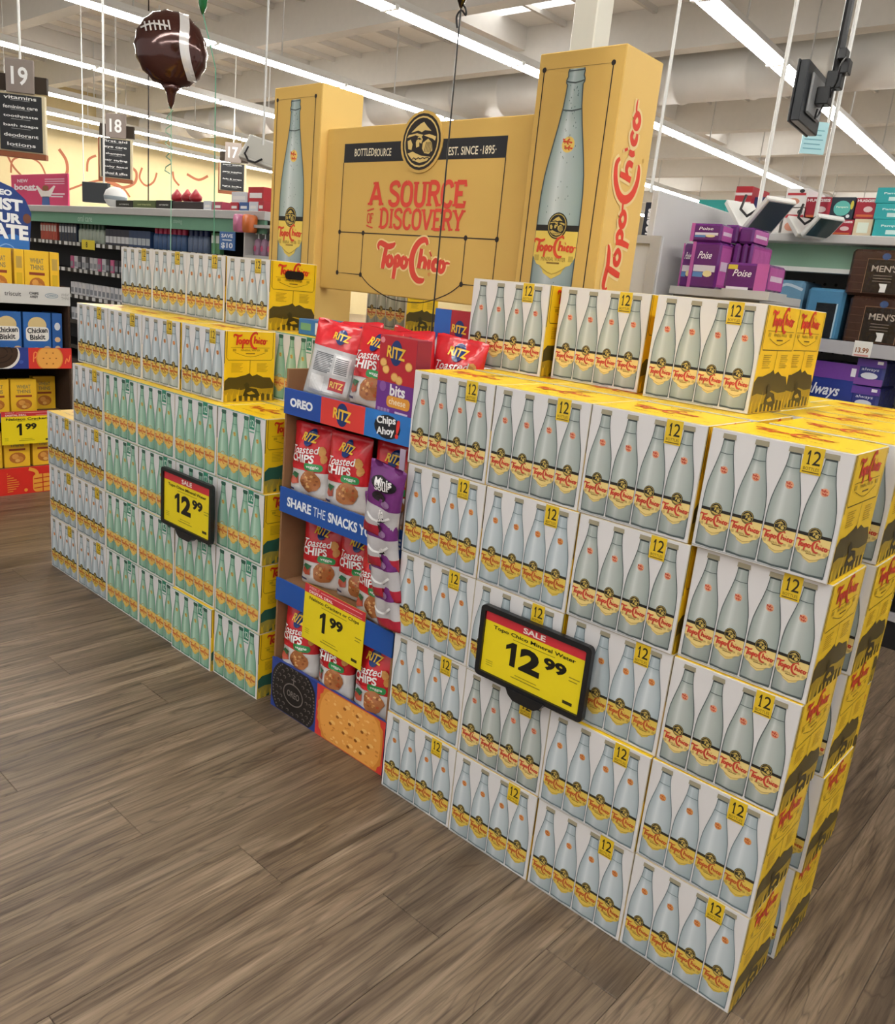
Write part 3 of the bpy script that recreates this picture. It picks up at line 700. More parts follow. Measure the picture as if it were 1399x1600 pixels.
a, c = q(594, 340), q(726, 346); slab(p, 'DISCOVERY', (a[0]+c[0])/2, q(660, 343)[1], .066, c[0]-a[0], RED, 3, .17)
a = q(579, 341); slab(p, 'OF', a[0], a[1], .034, .034, RED, 3, .15)
for s in (-1, 1): p.stroke([(a[0]-.018, a[1]+s*.025), (a[0], a[1]+s*.030), (a[0]+.017, a[1]+s*.033)], .005, RED, 3, 3)
a = q(644, 410); logo(p, a[0], a[1]+.004, .335, RED, 4, -.02, 5, halo=H('e8cf92'), fat=1.1)
p.text('®', *q(671, 429), .012, RED, 4)
p.build('header_print', M['carton'], t)

# far case and snack boxes seen under the header
water_case(-2.36, 1.15, 5*CH, False, 'shaded clear-bottle water case seen in the gap under the header sign')
for r in range(5): water_case(-2.36, 1.15, r*CH, False, 'clear-bottle water case in the far stack behind the towers, '+ROWN[r], top=False)

# ================================================================ SNACK RACK AND SNACKS
SX0, SX1, SY = -1.600, -1.068, .036; SWd = SX1-SX0; SDp = .34
KR = H('8d6747'); NAVY, BLUE, SRED = H('17306b'), H('1f55a8'), H('d23a33')
BRIGHT = H('2a78c2')
rack = thing('snack_rack', 'cardboard snack rack with blue shelf fronts between the two water stacks', 'display rack', (SX0, SY, 0))
b = MB(); b.box(0, .008, 0, SDp, 0, 1.10, KR, .001); wall_me = b.mesh('side_wall', M['kraft'])
inst('side_wall', wall_me, rack); inst('side_wall', wall_me, rack, (SWd-.008, 0, 0))
b = MB(); b.box(.008, SWd-.008, SDp-.008, SDp, 0, 1.04, KR); b.build('back_wall', M['kraft'], rack)
b = MB(); b.box(.008, SWd-.008, .006, SDp-.008, -.008, 0, KR); shelf_me = b.mesh('shelf', M['kraft'])
SHZ = [.150, .434, .730, 1.032]
for z in SHZ: inst('shelf', shelf_me, rack, (0, 0, z))
def ritz(p, cx, cy, r, lay=2, txt='RITZ'):
    p.disc(cx, cy, r*.62, r*.82, NAVY, lay, 20); p.text(txt, cx, cy, r*.75, H('f0c23c'), lay+1, w=r*1.9, bold=.03, rot=-.06)
def oreo(p, cx, cy, w, lay=2):
    p.text('OREO', cx, cy, w*.25, H('f2f4f8'), lay+1, w=w, bold=.05)
def cracker(p, cx, cy, rx, ry, lay=2, edge=H('c77b2a'), face=H('e2a04a')):
    n = 40; p.poly([(cx+rx*(1+.03*math.cos(k*math.pi))*math.cos(2*math.pi*k/n), cy+ry*(1+.03*math.cos(k*math.pi))*math.sin(2*math.pi*k/n)) for k in range(n)], edge, lay)
    p.disc(cx, cy, rx*.92, ry*.92, face, lay+1, 28)
    for x, y in ((0, 0), (.45, 0), (-.45, 0), (.22, .42), (-.22, .42), (.22, -.42), (-.22, -.42)):
        p.disc(cx+x*rx, cy+y*ry, rx*.07, ry*.06, H('9c5a1f'), lay+2, 8)
        p.disc(cx+x*rx+rx*.1, cy+y*ry+ry*.1, rx*.10, ry*.06, H('edb865'), lay+2, 8)
def cookie(p, cx, cy, rx, ry, lay=2):
    p.disc(cx, cy, rx, ry, H('201c1b'), lay, 36); p.disc(cx, cy, rx*.97, ry*.97, H('38322f'), lay+1, 36)
    for k in range(36):
        t = 2*math.pi*k/36; p.stroke([(cx+rx*.86*math.cos(t), cy+ry*.86*math.sin(t)), (cx+rx*.95*math.cos(t), cy+ry*.95*math.sin(t))], rx*.05, H('191615'), lay+2, 0)
    for k in range(16):
        t = 2*math.pi*k/16
        p.disc(cx+rx*.66*math.cos(t), cy+ry*.66*math.sin(t), rx*.08, ry*.10, H('171413'), lay+2, 6)
        p.disc(cx+rx*.70*math.cos(t+.2), cy+ry*.70*math.sin(t+.2), rx*.05, ry*.05, H('5a524d'), lay+3, 6)
    p.stroke(ell(cx, cy, rx*.46, ry*.40, 24)+[(cx+rx*.46, cy)], rx*.05, H('171413'), lay+2, 0)
    p.stroke(ell(cx, cy, rx*.38, ry*.30, 24)+[(cx+rx*.38, cy)], rx*.03, H('171413'), lay+2, 0)
    p.text('OREO', cx, cy, ry*.22, H('15110f'), lay+3, w=rx*.56, bold=.02); p.stroke([(cx, cy+ry*.40), (cx, cy+ry*.60)], rx*.04, H('171413'), lay+2, 0); p.stroke([(cx-rx*.1, cy+ry*.52), (cx+rx*.1, cy+ry*.52)], rx*.04, H('171413'), lay+2, 0)
def fascia(z0, z1, art):
    b = MB(); b.box(0, SWd, -.004, .003, z0, z1, BLUE, .0008); o = b.build('shelf_front', M['paper'], rack)
    p = Print(front_fn(-.004), .0004); art(p, z0, z1); p.build('shelf_print', M['paper'], o); return o
def art1(p, z0, z1):
    c = (z0+z1)/2; w = SWd/3
    p.rect(0, z0, w*.96, z1, H('20489a'), 1); p.rect(w*.96, z0, w*2.0, z1, SRED, 1); p.rect(w*2.0, z0, SWd, z1, H('2b74c0'), 1)
    oreo(p, w*.46, c, .105); ritz(p, w*1.48, c, .040)
    wt = H('f5f5f5')
    p.disc(w*2.5, c, .050, .032, H('1b1b22'), 2, 16)
    p.text('Chips', w*2.47, c+.015, .026, wt, 3, w=.072, bold=.03, rot=.1); p.text('Ahoy', w*2.47, c-.014, .026, wt, 3, w=.068, bold=.03, rot=.1); p.text('!', w*2.47+.045, c, .05, H('e2332b'), 3, bold=.04, rot=-.1)
def art2(p, z0, z1):
    c = (z0+z1)/2
    p.rect(0, z0, SWd, z1, H('1d4f9f'), 1); wt = H('eef2f8')
    p.text('SHARE', .095, c, .030, wt, 3, w=.115, bold=.035); p.text('THE', .190, c, .028, wt, 3, w=.055); p.text('SNACKS YOU LOVE', .23, c, .030, wt, 3, w=.30, bold=.035, align='l')
def art3(p, z0, z1): p.rect(0, z0, SWd, z1, H('1d4f9f'), 1)
fascia(.372, .446, art3); fascia(.664, .742, art2); fascia(.968, 1.044, art1)
b = MB(); b.box(0, SWd, -.004, .006, 0, .172, H('27408c'), .0008); o = b.build('base_front', M['paper'], rack)
p = Print(front_fn(-.004), .0004); p.rect(0, 0, SWd*.43, .172, H('27408c'), 1); p.rect(SWd*.43, 0, SWd, .172, SRED, 1)
cl = []
for k in range(49):
    t = 2*math.pi*k/48; cl.append((max(.004, min(.222, .115+.118*math.cos(t))), max(.002, min(.170, .080+.112*math.sin(t)))))
p.poly(cl[:-1], H('201c1b'), 2)
for k in range(60):
    t = 2*math.pi*k/60; R0 = .104
    x, y = .115+R0*math.cos(t), .080+R0*math.sin(t)
    if .006 < x < .222 and .004 < y < .168: p.disc(x, y, .0035, .003, H('78706a'), 4, 6)
for rr, nn in ((.085, 22), (.066, 16)):
    for k in range(nn):
        t = 2*math.pi*k/nn; x, y = .115+rr*math.cos(t), .080+rr*math.sin(t)
        if .008 < x < .22 and .006 < y < .166: p.disc(x, y, .0075, .0055, H('6a625d'), 4, 8); p.disc(x-.001, y-.001, .005, .0035, H('1a1716'), 5, 8)
p.stroke(ell(.115, .08, .048, .036, 28)+[(.163, .08)], .004, H('78706a'), 4, 0); p.text('OREO', .115, .08, .022, H('78706a'), 4, w=.062, bold=.02)
p.stroke([(.115, .118), (.115, .142)], .004, H('78706a'), 4, 0); p.stroke([(.104, .132), (.126, .132)], .004, H('78706a'), 4, 0)
pts = []
for k in range(61):
    t = 2*math.pi*k/60; r = 1+.02*math.cos(math.pi*k); pts.append((max(.236, min(SWd-.006, .385+.150*r*math.cos(t))), max(.002, min(.170, .085+.135*r*math.sin(t)))))
p.poly(pts[:-1], H('d58a34'), 2)
pts = []
for k in range(40):
    t = 2*math.pi*k/40; pts.append((max(.242, min(SWd-.014, .385+.138*math.cos(t))), max(.004, min(.168, .085+.124*math.sin(t)))))
p.poly(pts, H('e6a14c'), 3)
for x, y in ((.385, .10), (.44, .10), (.33, .10), (.36, .06), (.415, .06), (.36, .14), (.415, .14), (.30, .065), (.47, .065), (.385, .025), (.44, .03)):
    p.disc(x, y, .007, .005, H('94561d'), 5, 9); p.disc(x+.010, y+.008, .012, .006, H('f0bd6c'), 4, 9)
rb = random.Random(8)
for k in range(90):
    x, y = rb.uniform(.25, .51), rb.uniform(.01, .165)
    if ((x-.385)/.132)**2+((y-.085)/.12)**2 < 1: p.disc(x, y, rb.uniform(.003, .008), rb.uniform(.002, .005), rb.choice([H('eeb462'), H('db9440'), H('f2c27a'), H('cf8433')]), 3.3+.004*k, 7)
p.build('base_print', M['paper'], o)

# snack bags: pillow body with printed front
def bag_surface(W, Ht, Dp, seed=0):
    rb = random.Random(seed); ph = [rb.uniform(0, 6.28) for _ in range(6)]
    def dep(v):
        pr = [(0, .80), (.10, 1.0), (.45, 1.0), (.70, .80), (.88, .34), (.95, .06), (1.0, .05)]
        for (a, A), (b_, B) in zip(pr, pr[1:]):
            if v <= b_: t = (v-a)/(b_-a); return (A+(B-A)*(t*t*(3-2*t)))*Dp/2
        return .02*Dp
    def wid(v): return W/2*(1.0-.05*math.sin(min(v, .9)/.9*math.pi)*1.0+(.02 if v > .9 else 0))
    def crumple(u, v): return .0035*(math.sin(9*u/W+ph[0]+5*v)+math.sin(14*v+ph[1]-6*u/W)*.8+math.sin(23*v+ph[2]+11*u/W)*.45)
    def front(u, v):
        q = max(0.0, 1-abs(u/wid(v))**2.6)**.55
        return -dep(v)*q-crumple(u, v)*q
    return dep, wid, front
def make_bag(kind, W=.158, Ht=.218, Dp=.078, seed=0):
    dep, wid, front = bag_surface(W, Ht, Dp, seed)
    RD = H('c8242c') if kind != 'purple' else H('6d2a72'); WT = H('d9d6d4'); split = .36 if kind != 'purple' else .42
    b = MB(); rings = []; vs = [0, .03, .08, .15, .22, .30, split, split+.001, .45, .55, .65, .75, .82, .88, .92, .95, 1.0]
    n = 28
    for v in vs:
        r = []
        for k in range(n):
            t = 2*math.pi*k/n+math.pi/n
            u = math.cos(t); u = math.copysign(abs(u)**.75, u)*wid(v)
            fr = front(u, v); y = fr if math.sin(t) < 0 else -front(-u, v)*.85
            z = Ht*v + (.006*math.cos(u/W*3.1)-.004)*(v < .02) - (.004*abs(math.sin(u/W*40)) if v == 1.0 else 0)
            r.append((u, y, z))
        rings.append(r)
    def cf(i, k):
        if kind == 'back': return RD if vs[i] > .62 else H('b9babb')
        if kind == 'purple': return RD if vs[i] >= split else (H('c2bfc2') if vs[i] > .12 else H('b02238'))
        return RD if vs[i] >= split else WT
    b.loops(rings, cf); body = b.mesh('bag_body_'+kind, M['film'], True)
    P = Print(lambda x, z, l: (x, front(max(-wid(z/Ht)*.995, min(wid(z/Ht)*.995, x)), max(0, min(1, z/Ht)))-.0014-l*1.2, z), .0004, .011)
    wt = H('f3efee')
    if kind == 'toast':
        for k in range(12):   # red field dips towards the right
            x0, x1 = -W*.44+W*.88*k/12, -W*.44+W*.88*(k+1)/12
            P.poly([(x0, Ht*(split-.02+.05*k/12)), (x1, Ht*(split-.02+.05*(k+1)/12)), (x1, Ht*(split+.06)), (x0, Ht*(split+.06))], RD, 1)
        ritz(P, W*.02, Ht*.815, .030, 3)
        P.text('Toasted', -W*.05, Ht*.645, .023, wt, 4, w=W*.66, bold=.012, shear=.3, rot=.10); P.text('CHIPS', -W*.08, Ht*.525, .025, wt, 4, w=W*.56, bold=.03, rot=.05)
        P.poly([(x+W*.20, z+Ht*.43) for x, z in rrect(-.030, -.0105, .030, .0105, .009)], H('2f8b4a'), 3); P.text('veggie', W*.20, Ht*.43, .010, wt, 5, w=.040, bold=.01)
        rb = random.Random(seed+4)
        P.poly([(W*(.16+.22*math.cos(2*math.pi*k/15)*(1+rb.uniform(-.1, .1))), Ht*(.235+.155*math.sin(2*math.pi*k/15)*(1+rb.uniform(-.12, .1)))) for k in range(15)], H('a5673a'), 3)
        for k in range(22): P.disc(W*(.16+rb.uniform(-.15, .15)), Ht*(.235+rb.uniform(-.09, .09)), rb.uniform(.003, .006), rb.uniform(.002, .005), rb.choice([H('c98d52'), H('83492a'), H('d6a56a'), H('b0552e')]), 4, 7)
        P.poly([(-W*.40, Ht*.16), (-W*.30, Ht*.13), (-W*.12, Ht*.17), (-W*.16, Ht*.29), (-W*.30, Ht*.28), (-W*.38, Ht*.22)], H('b8503a'), 3); P.poly([(-W*.38, Ht*.25), (-W*.2, Ht*.22), (-W*.12, Ht*.30), (-W*.30, Ht*.31)], H('2c6b45'), 4)
        P.disc(W*.34, Ht*.66, .012, .016, H('cf9653'), 3, 9); P.disc(W*.38, Ht*.56, .010, .014, H('c78a45'), 3, 9)
        P.rect(-W*.42, Ht*.055, -W*.24, Ht*.085, H('4a4a70'), 3)
    elif kind == 'back':
        P.rect(-W*.40, Ht*.05, W*.40, Ht*.60, H('c6c7c8'), 1)
        for k in range(12): P.rect(-W*.34, Ht*(.33+.021*k), -W*.34+W*(.34 if k % 3 else .30), Ht*(.342+.021*k), H('55585c'), 2)
        P.rect(W*.05, Ht*.33, W*.34, Ht*.58, H('e6e6e6'), 2)
        for k in range(9): P.rect(W*.07, Ht*(.35+.024*k), W*.31, Ht*(.36+.024*k), H('55585c'), 3)
        P.rect(W*.02, Ht*.12, W*.32, Ht*.28, H('b5343a'), 2); P.text('RITZ', W*.17, Ht*.20, .018, H('f0d070'), 3, w=.04, bold=.02); P.rect(-W*.34, Ht*.08, -W*.08, Ht*.28, H('dcdcdc'), 2)
        ritz(P, W*.05, Ht*.82, .026, 3)
    elif kind == 'purple':
        P.disc(0, Ht*.74, W*.36, Ht*.10, H('1b1620'), 2, 16); P.text('Minis', 0, Ht*.77, .020, wt, 4, w=W*.5, bold=.03, rot=.2); P.text('Sour', 0, Ht*.70, .018, wt, 4, w=W*.45, bold=.03, rot=.2)
        P.disc(-W*.05, Ht*.56, W*.2, Ht*.07, H('241c26'), 2, 14); P.disc(W*.14, Ht*.50, W*.16, Ht*.05, H('8e6a94'), 2, 12)
        P.stroke([(-W*.3, Ht*.3), (0, Ht*.22), (W*.32, Ht*.33)], .006, H('f1f1f1'), 2, 3)
    return body, P.mb.mesh('front_print_'+kind, M['film'])
BAG = {('toast', k): make_bag('toast', seed=k) for k in range(3)}
BAG['back', 0] = make_bag('back', seed=9); BAG['purple', 0] = make_bag('purple', .115, .200, .040, 11)
def bag(kind, v, x, y, z, rot, label, tilt=(0, 0), grp='red snack bags on the rack', nm='snack_bag', cat='snack bag'):
    t = thing(nm, label, cat, (x, y, z), rot, grp); t.rotation_euler = (tilt[0], tilt[1], rot)
    inst('bag_body', BAG[kind, v][0], t); inst('front_print', BAG[kind, v][1], t); return t
R = math.radians
# bottom shelf
z = SHZ[0]+.001
bag('toast', 0, -1.508, .078, z, R(4), 'red snack bag on the lowest rack shelf, far left behind the yellow price card')
bag('toast', 1, -1.336, .080, z, R(-3), 'red snack bag on the lowest rack shelf, middle, half under the price card')
bag('toast', 2, -1.165, .080, z, R(2), 'red snack bag on the lowest rack shelf, right, above the printed cracker')
z = SHZ[1]+.001
bag('toast', 1, -1.495, .135, z, R(14), 'red snack bag set back on the second lowest shelf, left')
bag('toast', 2, -1.345, .150, z, R(8), 'red snack bag set back on the second lowest shelf, centre')
bag('toast', 0, -1.195, .088, z, R(-4), 'red snack bag at the front of second lowest shelf, below the purple bags')
z = SHZ[2]+.001
bag('toast', 0, -1.512, .084, z, R(7), 'red snack bag above the white SHARE lettering, leftmost on its shelf')
bag('toast', 1, -1.345, .082, z, R(6), 'red snack bag on the upper middle shelf, centre, leaning slightly')
bag('toast', 2, -1.185, .112, z, R(4), 'red snack bag on the upper middle shelf, partly hidden by purple bags')
z = SHZ[3]+.001
bag('back', 0, -1.470, .090, z, R(30), 'red and silver snack bag turned with its back panel forward', (R(-3), R(9)))
bag('toast', 1, -1.312, .112, z, R(2), 'red snack bag on the top rack shelf between turned bag and purple box', (R(-4), R(3)))
bag('toast', 2, -1.480, .230, z+.002, R(12), 'red snack bag on the top shelf behind the turned silver-backed bag', (0, R(-5)))
bag('toast', 0, -1.345, .236, z+.001, R(-10), 'red snack bag on the top shelf, back row centre', (R(-6), R(6)))
bag('toast', 1, -1.225, .190, z, R(12), 'red snack bag on the top shelf right behind the purple box', (0, R(-7)))
bag('toast', 2, -1.118, .232, z, R(14), 'red snack bag on the top shelf, back right corner by upper water case', (0, R(5)))
# hanging strip of purple bags
strip = MB(); strip.box(-.010, .010, -.001, .001, 0, .50, H('b8a7bd')); o = strip.build('clip_strip', M['plastic'], None, (-1.088, .029, .46)); tag(o, 'narrow clear hanging strip that holds the purple snack bags', 'hanging strip')
NB = ['top', 'second', 'third', 'fourth']
for k in range(4):
    bag('purple', 0, -1.098+.010*k, -.022+.013*k, .735-.088*k, R(8-6*k), 'purple and red snack bag on the hanging strip, %s' % ('topmost and facing out' if k == 0 else NB[k]+' from its top'), (R(7), R(9 if k == 0 else 1-3*k)), 'purple snack bags on the hanging strip')
# purple and red cracker box on the top shelf
def box_thing(name, label, cat, x0, x1, z0, z1, y, dp, cols, art=None, rot=0.0, mat='paper', group=None, side=None, ch=.0015):
    """upright pack whose front (facing -y) stands at y; cols: base colour or dict"""
    W_, H_ = x1-x0, z1-z0
    base = cols if isinstance(cols, tuple) else cols['base']
    t = thing(name, label, cat, ((x0+x1)/2, y, z0), rot, group)
    b = MB(); b.box(-W_/2, W_/2, 0, dp, 0, H_, base, ch, {} if isinstance(cols, tuple) else {k: v for k, v in cols.items() if k != 'base'}); b.build('pack', M[mat], t)
    if art:
        p = Print(front_fn(0, -W_/2, 0), .0004); art(p, W_, H_); p.build('front_print', M[mat], t)
    if side:
        p = Print(right_fn(W_/2), .0004); side(p, dp, H_); p.build('side_print', M[mat], t)
    return t
def bits_art(p, W, Ht):
    p.rect(0, Ht*.42, W, Ht, H('b3202c'), 1); p.rect(0, 0, W, Ht*.42, H('6b2f86'), 1)
    ritz(p, W*.47, Ht*.80, .040, 3)
    for x, y in ((.14, .66), (.22, .58), (.47, .50), (.60, .47), (.83, .66)): p.disc(W*x, Ht*y, .015, .012, H('d99b48'), 3, 12); p.disc(W*x, Ht*y, .012, .009, H('ecbb6c'), 4, 12)
    p.text('bits', W*.58, Ht*.335, .030, H('f4f0f4'), 3, w=W*.42, bold=.03); p.disc(W*.17, Ht*.36, .014, .014, H('8a58a0'), 3, 14)
    p.poly([(x+W*.60, z+Ht*.19) for x, z in rrect(-W*.30, -Ht*.075, W*.34, Ht*.07, .012)], H('e29a38'), 3); p.text('cheese', W*.60, Ht*.195, .017, H('fbe9c8'), 4, w=W*.46, bold=.015)
    for k in range(4): p.rect(W*(.06+.09*k), Ht*.04, W*(.13+.09*k), Ht*.085, H('a98bbb'), 3)
    p.rect(W*.55, Ht*.05, W*.9, Ht*.075, H('d8c8de'), 3); p.disc(W*.08, Ht*.94, .010, .008, H('e08a90'), 3, 8)
box_thing('cracker_box', 'red and purple cracker box on the top shelf of the rack', 'cracker box', -1.226, -1.074, 1.034, 1.240, .042, .050, {'base': H('8d2740')}, bits_art, R(-6))
box_thing('cracker_box', 'tall red and blue cracker box at the back of the rack under the header', 'cracker box', -1.290, -1.150, 1.0325, 1.315, .322, .040, {'base': H('a3222c')}, lambda p, W, Ht: (p.rect(0, 0, W*.45, Ht, H('2c5fae'), 1), p.disc(W*.22, Ht*.62, W*.18, Ht*.12, H('dfe6ee'), 2, 14), ritz(p, W*.70, Ht*.82, .030, 2)))
# flat blue box and boxes behind
box_thing('cookie_box', 'flat blue box lying on the set-back green water case', 'snack box', -1.93, -1.78, 5*CH, 5*CH+.052, .33, .15, H('2d6ba6'), lambda p, W, Ht: (p.rect(W*.08, Ht*.3, W*.45, Ht*.75, H('6a9a70'), 2), p.rect(W*.6, Ht*.1, W*.9, Ht*.85, H('d5dbe0'), 2)))

# ================================================================ PRICE SIGNS
SY_Y = H('ecd51d')
def digits(p, W, Ht, head, name, big, cents, lines=True):
    p.rect(0, 0, W, Ht, SY_Y, 1); p.rect(0, Ht*.845, W, Ht, H('c92f3a'), 2)
    ink = H('15130c')
    if head == 'SALE': p.text('SALE', W*.5, Ht*.915, Ht*.09, H('f5e9e0'), 3, w=W*.22, bold=.03)
    else:
        p.text('WEEKLY', W*.16, Ht*.955, Ht*.045, H('f0c8c4'), 3, w=W*.18); p.text('DIGITAL DEAL', W*.28, Ht*.885, Ht*.05, H('f5e9e0'), 3, w=W*.40, bold=.03); p.rect(W*.28, Ht*.945, W*.95, Ht*.955, H('f0c8c4'), 3); p.rect(W*.66, Ht*.87, W*.95, Ht*.878, H('f0c8c4'), 3)
    p.text(name, W*.5, Ht*.765, Ht*.075, ink, 3, w=W*.82, bold=.02); p.rect(W*.3, Ht*.695, W*.72, Ht*.705, H('8f831c'), 3)
    if len(big) > 1: one(p, W*.30, Ht*.46, Ht*.38, W*.12, ink, 3); p.text(big[1:], W*.49, Ht*.46, Ht*.38, ink, 3, w=W*.21, bold=.05); p.text(cents, W*.73, Ht*.56, Ht*.19, ink, 3, w=W*.22, bold=.045)
    else: one(p, W*.34, Ht*.45, Ht*.36, W*.11, ink, 3); p.text(cents, W*.56, Ht*.53, Ht*.19, ink, 3, w=W*.22, bold=.045)
    if lines:
        for k in range(3): p.rect(W*.05, Ht*(.12+.035*k), W*.12, Ht*(.135+.035*k), H('b5a61a'), 3)
        p.rect(W*.84, Ht*.08, W*.93, Ht*.13, H('3a3410'), 3); p.rect(W*.87, Ht*.50, W*.97, Ht*.515, H('8f831c'), 3); p.rect(W*.87, Ht*.45, W*.95, Ht*.465, H('8f831c'), 3); p.rect(W*.32, Ht*.10, W*.62, Ht*.115, H('8f831c'), 3); p.rect(W*.36, Ht*.15, W*.58, Ht*.16, H('8f831c'), 3)
def framed_sign(x0, x1, z0, z1, y, label):
    W, Ht = x1-x0, z1-z0; blk = H('141518')
    t = thing('price_sign', label, 'price sign', ((x0+x1)/2, y, z0), 0, 'black framed sale signs')
    fr = .013
    b = MB(); out = rrect(-W/2, 0, W/2, Ht, .012); inn = rrect(-W/2+fr, fr, W/2-fr, Ht-fr, .004)
    n = len(out)
    b.loops([[(x, -.010, z) for x, z in out], [(x, -.010, z) for x, z in inn], [(x, -.004, z) for x, z in inn]], lambda i, k: blk, cap=False)
    b.loops([[(x, .004, z) for x, z in out], [(x, -.010, z) for x, z in out]], lambda i, k: blk, cap=False); b.poly([(x, .004, z) for x, z in out], blk)
    b.build('frame', M['plastic'], t)
    b = MB(); b.box(-W/2+fr, W/2-fr, -.003, .002, fr, Ht-fr, SY_Y); o = b.build('price_card', M['paper'], t)
    p = Print(front_fn(-.003, -W/2+fr, fr), .0004); digits(p, W-2*fr, Ht-2*fr, 'SALE', 'Topo Chico Mineral Water', '12', '99'); p.build('price_print', M['paper'], o)
    b = MB(); sec = [(-.055, .004), (.055, .004), (.045, -.012), (.03, -.022), (-.03, -.022), (-.045, -.012)]
    b.loops([[(x, yy, z) for x, z in sec] for yy in (-.014, .010)], lambda i, k: blk); b.box(-.02, .02, .004, -y-.001, -.014, .02, blk); b.build('clip', M['plastic'], t)
framed_sign(-.728, -.420, .487, .667, -.022, 'black framed yellow sale sign clipped on the right water stack')
framed_sign(-2.192, -1.876, .480, .683, -.022, 'black framed yellow sale sign clipped on the left water stack')
cx0, cx1, cz0, cz1 = -1.456, -1.184, .292, .473
t = thing('price_card', 'yellow and red paper price card hanging on the snack rack', 'price sign', ((cx0+cx1)/2, .030, cz0)); t.rotation_euler = (0, R(1.5), 0)
b = MB(); b.box(-(cx1-cx0)/2, (cx1-cx0)/2, -.0012, 0, 0, cz1-cz0, SY_Y); b.build('card', M['paper'], t)
p = Print(front_fn(-.0012, -(cx1-cx0)/2, 0), .0003); digits(p, cx1-cx0, cz1-cz0, 'WEEK', 'Nabisco Crackers or Chips', '1', '99'); p.build('card_print', M['paper'], t)

# ================================================================ COOKIE DISPLAY (far left, faces +x)
OX, OY0, OY1 = -4.42, .02, .658; OW = OY1-OY0
disp = thing('cookie_display', 'tall cardboard snack display with domed blue header at the left edge', 'display rack', (OX, OY0, 0), math.pi/2)
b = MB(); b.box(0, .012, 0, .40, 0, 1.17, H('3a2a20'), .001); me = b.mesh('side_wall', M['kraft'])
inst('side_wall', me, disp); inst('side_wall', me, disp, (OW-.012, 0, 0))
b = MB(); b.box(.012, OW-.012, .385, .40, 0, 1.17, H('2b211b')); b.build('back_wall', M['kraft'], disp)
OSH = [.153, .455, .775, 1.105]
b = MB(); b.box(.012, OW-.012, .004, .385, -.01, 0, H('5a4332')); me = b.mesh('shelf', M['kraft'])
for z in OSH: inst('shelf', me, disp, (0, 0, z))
def ofront(z0, z1, col, art):
    b = MB(); b.box(0, OW, -.006, .004, z0, z1, col, .001); o = b.build('shelf_front', M['paper'], disp)
    p = Print(front_fn(-.006), .0006); art(p, z0, z1); p.build('front_print', M['paper'], o)
def o_base(p, z0, z1):
    ye = H('e8a53c')
    for k in range(9): p.stroke([(.26, .02+.013*k), (.29+.035*math.sin(k*.5), .022+.013*k)], .004, ye, 2, 0)
    p.disc(.36, .022, .010, .010, ye, 2, 12)
    p.stroke([(.38, .145), (.415, .13), (.425, .105), (.41, .09)], .020, ye, 2, 3); p.poly([(x+.455, z+.055) for x, z in rrect(-.055, -.05, .055, .055, .022)], ye, 2)
    for k in (-1, 0, 1): p.stroke([(.405, .055+.028*k), (.505, .062+.028*k)], .005, H('c8261f'), 3, 0)
    p.stroke([(.455, .005), (.455, .11)], .005, H('c8261f'), 3, 0)
ofront(0, .155, H('cf2a22'), o_base)
ofront(.420, .470, H('2a3f8f'), lambda p, a, c: None)
def o_mid(p, z0, z1):
    p.rect(0, z0, .40, z1, H('283c8a'), 1); p.rect(.40, z0, OW, z1, H('d2332c'), 1); c = (z0+z1)/2
    cl = lambda L: [(max(.002, min(OW-.002, x)), max(z0+.001, min(z1-.001, y))) for x, y in L]
    p.poly(cl(ell(.255, c+.02, .10, .085, 32)), H('e8e4de'), 2); p.poly(cl(ell(.245, c+.03, .10, .085, 32)), H('3a2820'), 3); p.stroke(cl(ell(.245, c+.03, .07, .055, 24)), .006, H('1d1310'), 4, 0); p.stroke(cl(ell(.245, c+.03, .045, .03, 24)), .005, H('1d1310'), 4, 0)
    p.poly(cl(ell(.515, c, .075, .075, 32)), H('d98a33'), 2); p.poly(cl(ell(.515, c, .069, .069, 32)), H('e9a850'), 3)
    for x, y in ((0, 0), (.035, 0), (-.035, 0), (.018, .03), (-.018, .03), (.018, -.03), (-.018, -.03)): p.disc(.515+x, c+y, .005, .004, H('9c5a1f'), 4, 8)
    p.stroke([(.425, c-.02), (.43, c+.03), (.445, c+.03), (.442, c+.01), (.43, c)], .006, H('ef8f4e'), 3, 3); p.stroke([(.60, c-.03), (.61, c), (.62, c-.02), (.63, c+.02)], .006, H('ef8f4e'), 3, 3); p.disc(.36, c-.02, .012, .010, H('3d58ae'), 3, 12)
ofront(.715, .830, H('283c8a'), o_mid)
def o_top(p, z0, z1):
    c = (z0+z1)/2; g = H('4a4a4c')
    p.text('triscuit', .33, c, .022, g, 2, w=.085, bold=.01); p.text('CHIPS', .44, c+.008, .014, g, 2, w=.05, bold=.04); p.text('AHOY', .44, c-.010, .014, g, 2, w=.045, bold=.04)
    p.stroke(ell(.535, c, .035, .012, 20)+[(.57, c)], .003, H('7b94a8'), 2, 0); p.text('OREO', .537, c, .011, H('7b94a8'), 2, w=.05, bold=.02); p.text('WHEAT', .61, c+.009, .015, H('8c8c8a'), 2, w=.045); p.text('THINS', .61, c-.010, .015, H('8c8c8a'), 2, w=.045)
ofront(1.066, 1.168, H('cfcfcd'), o_top)
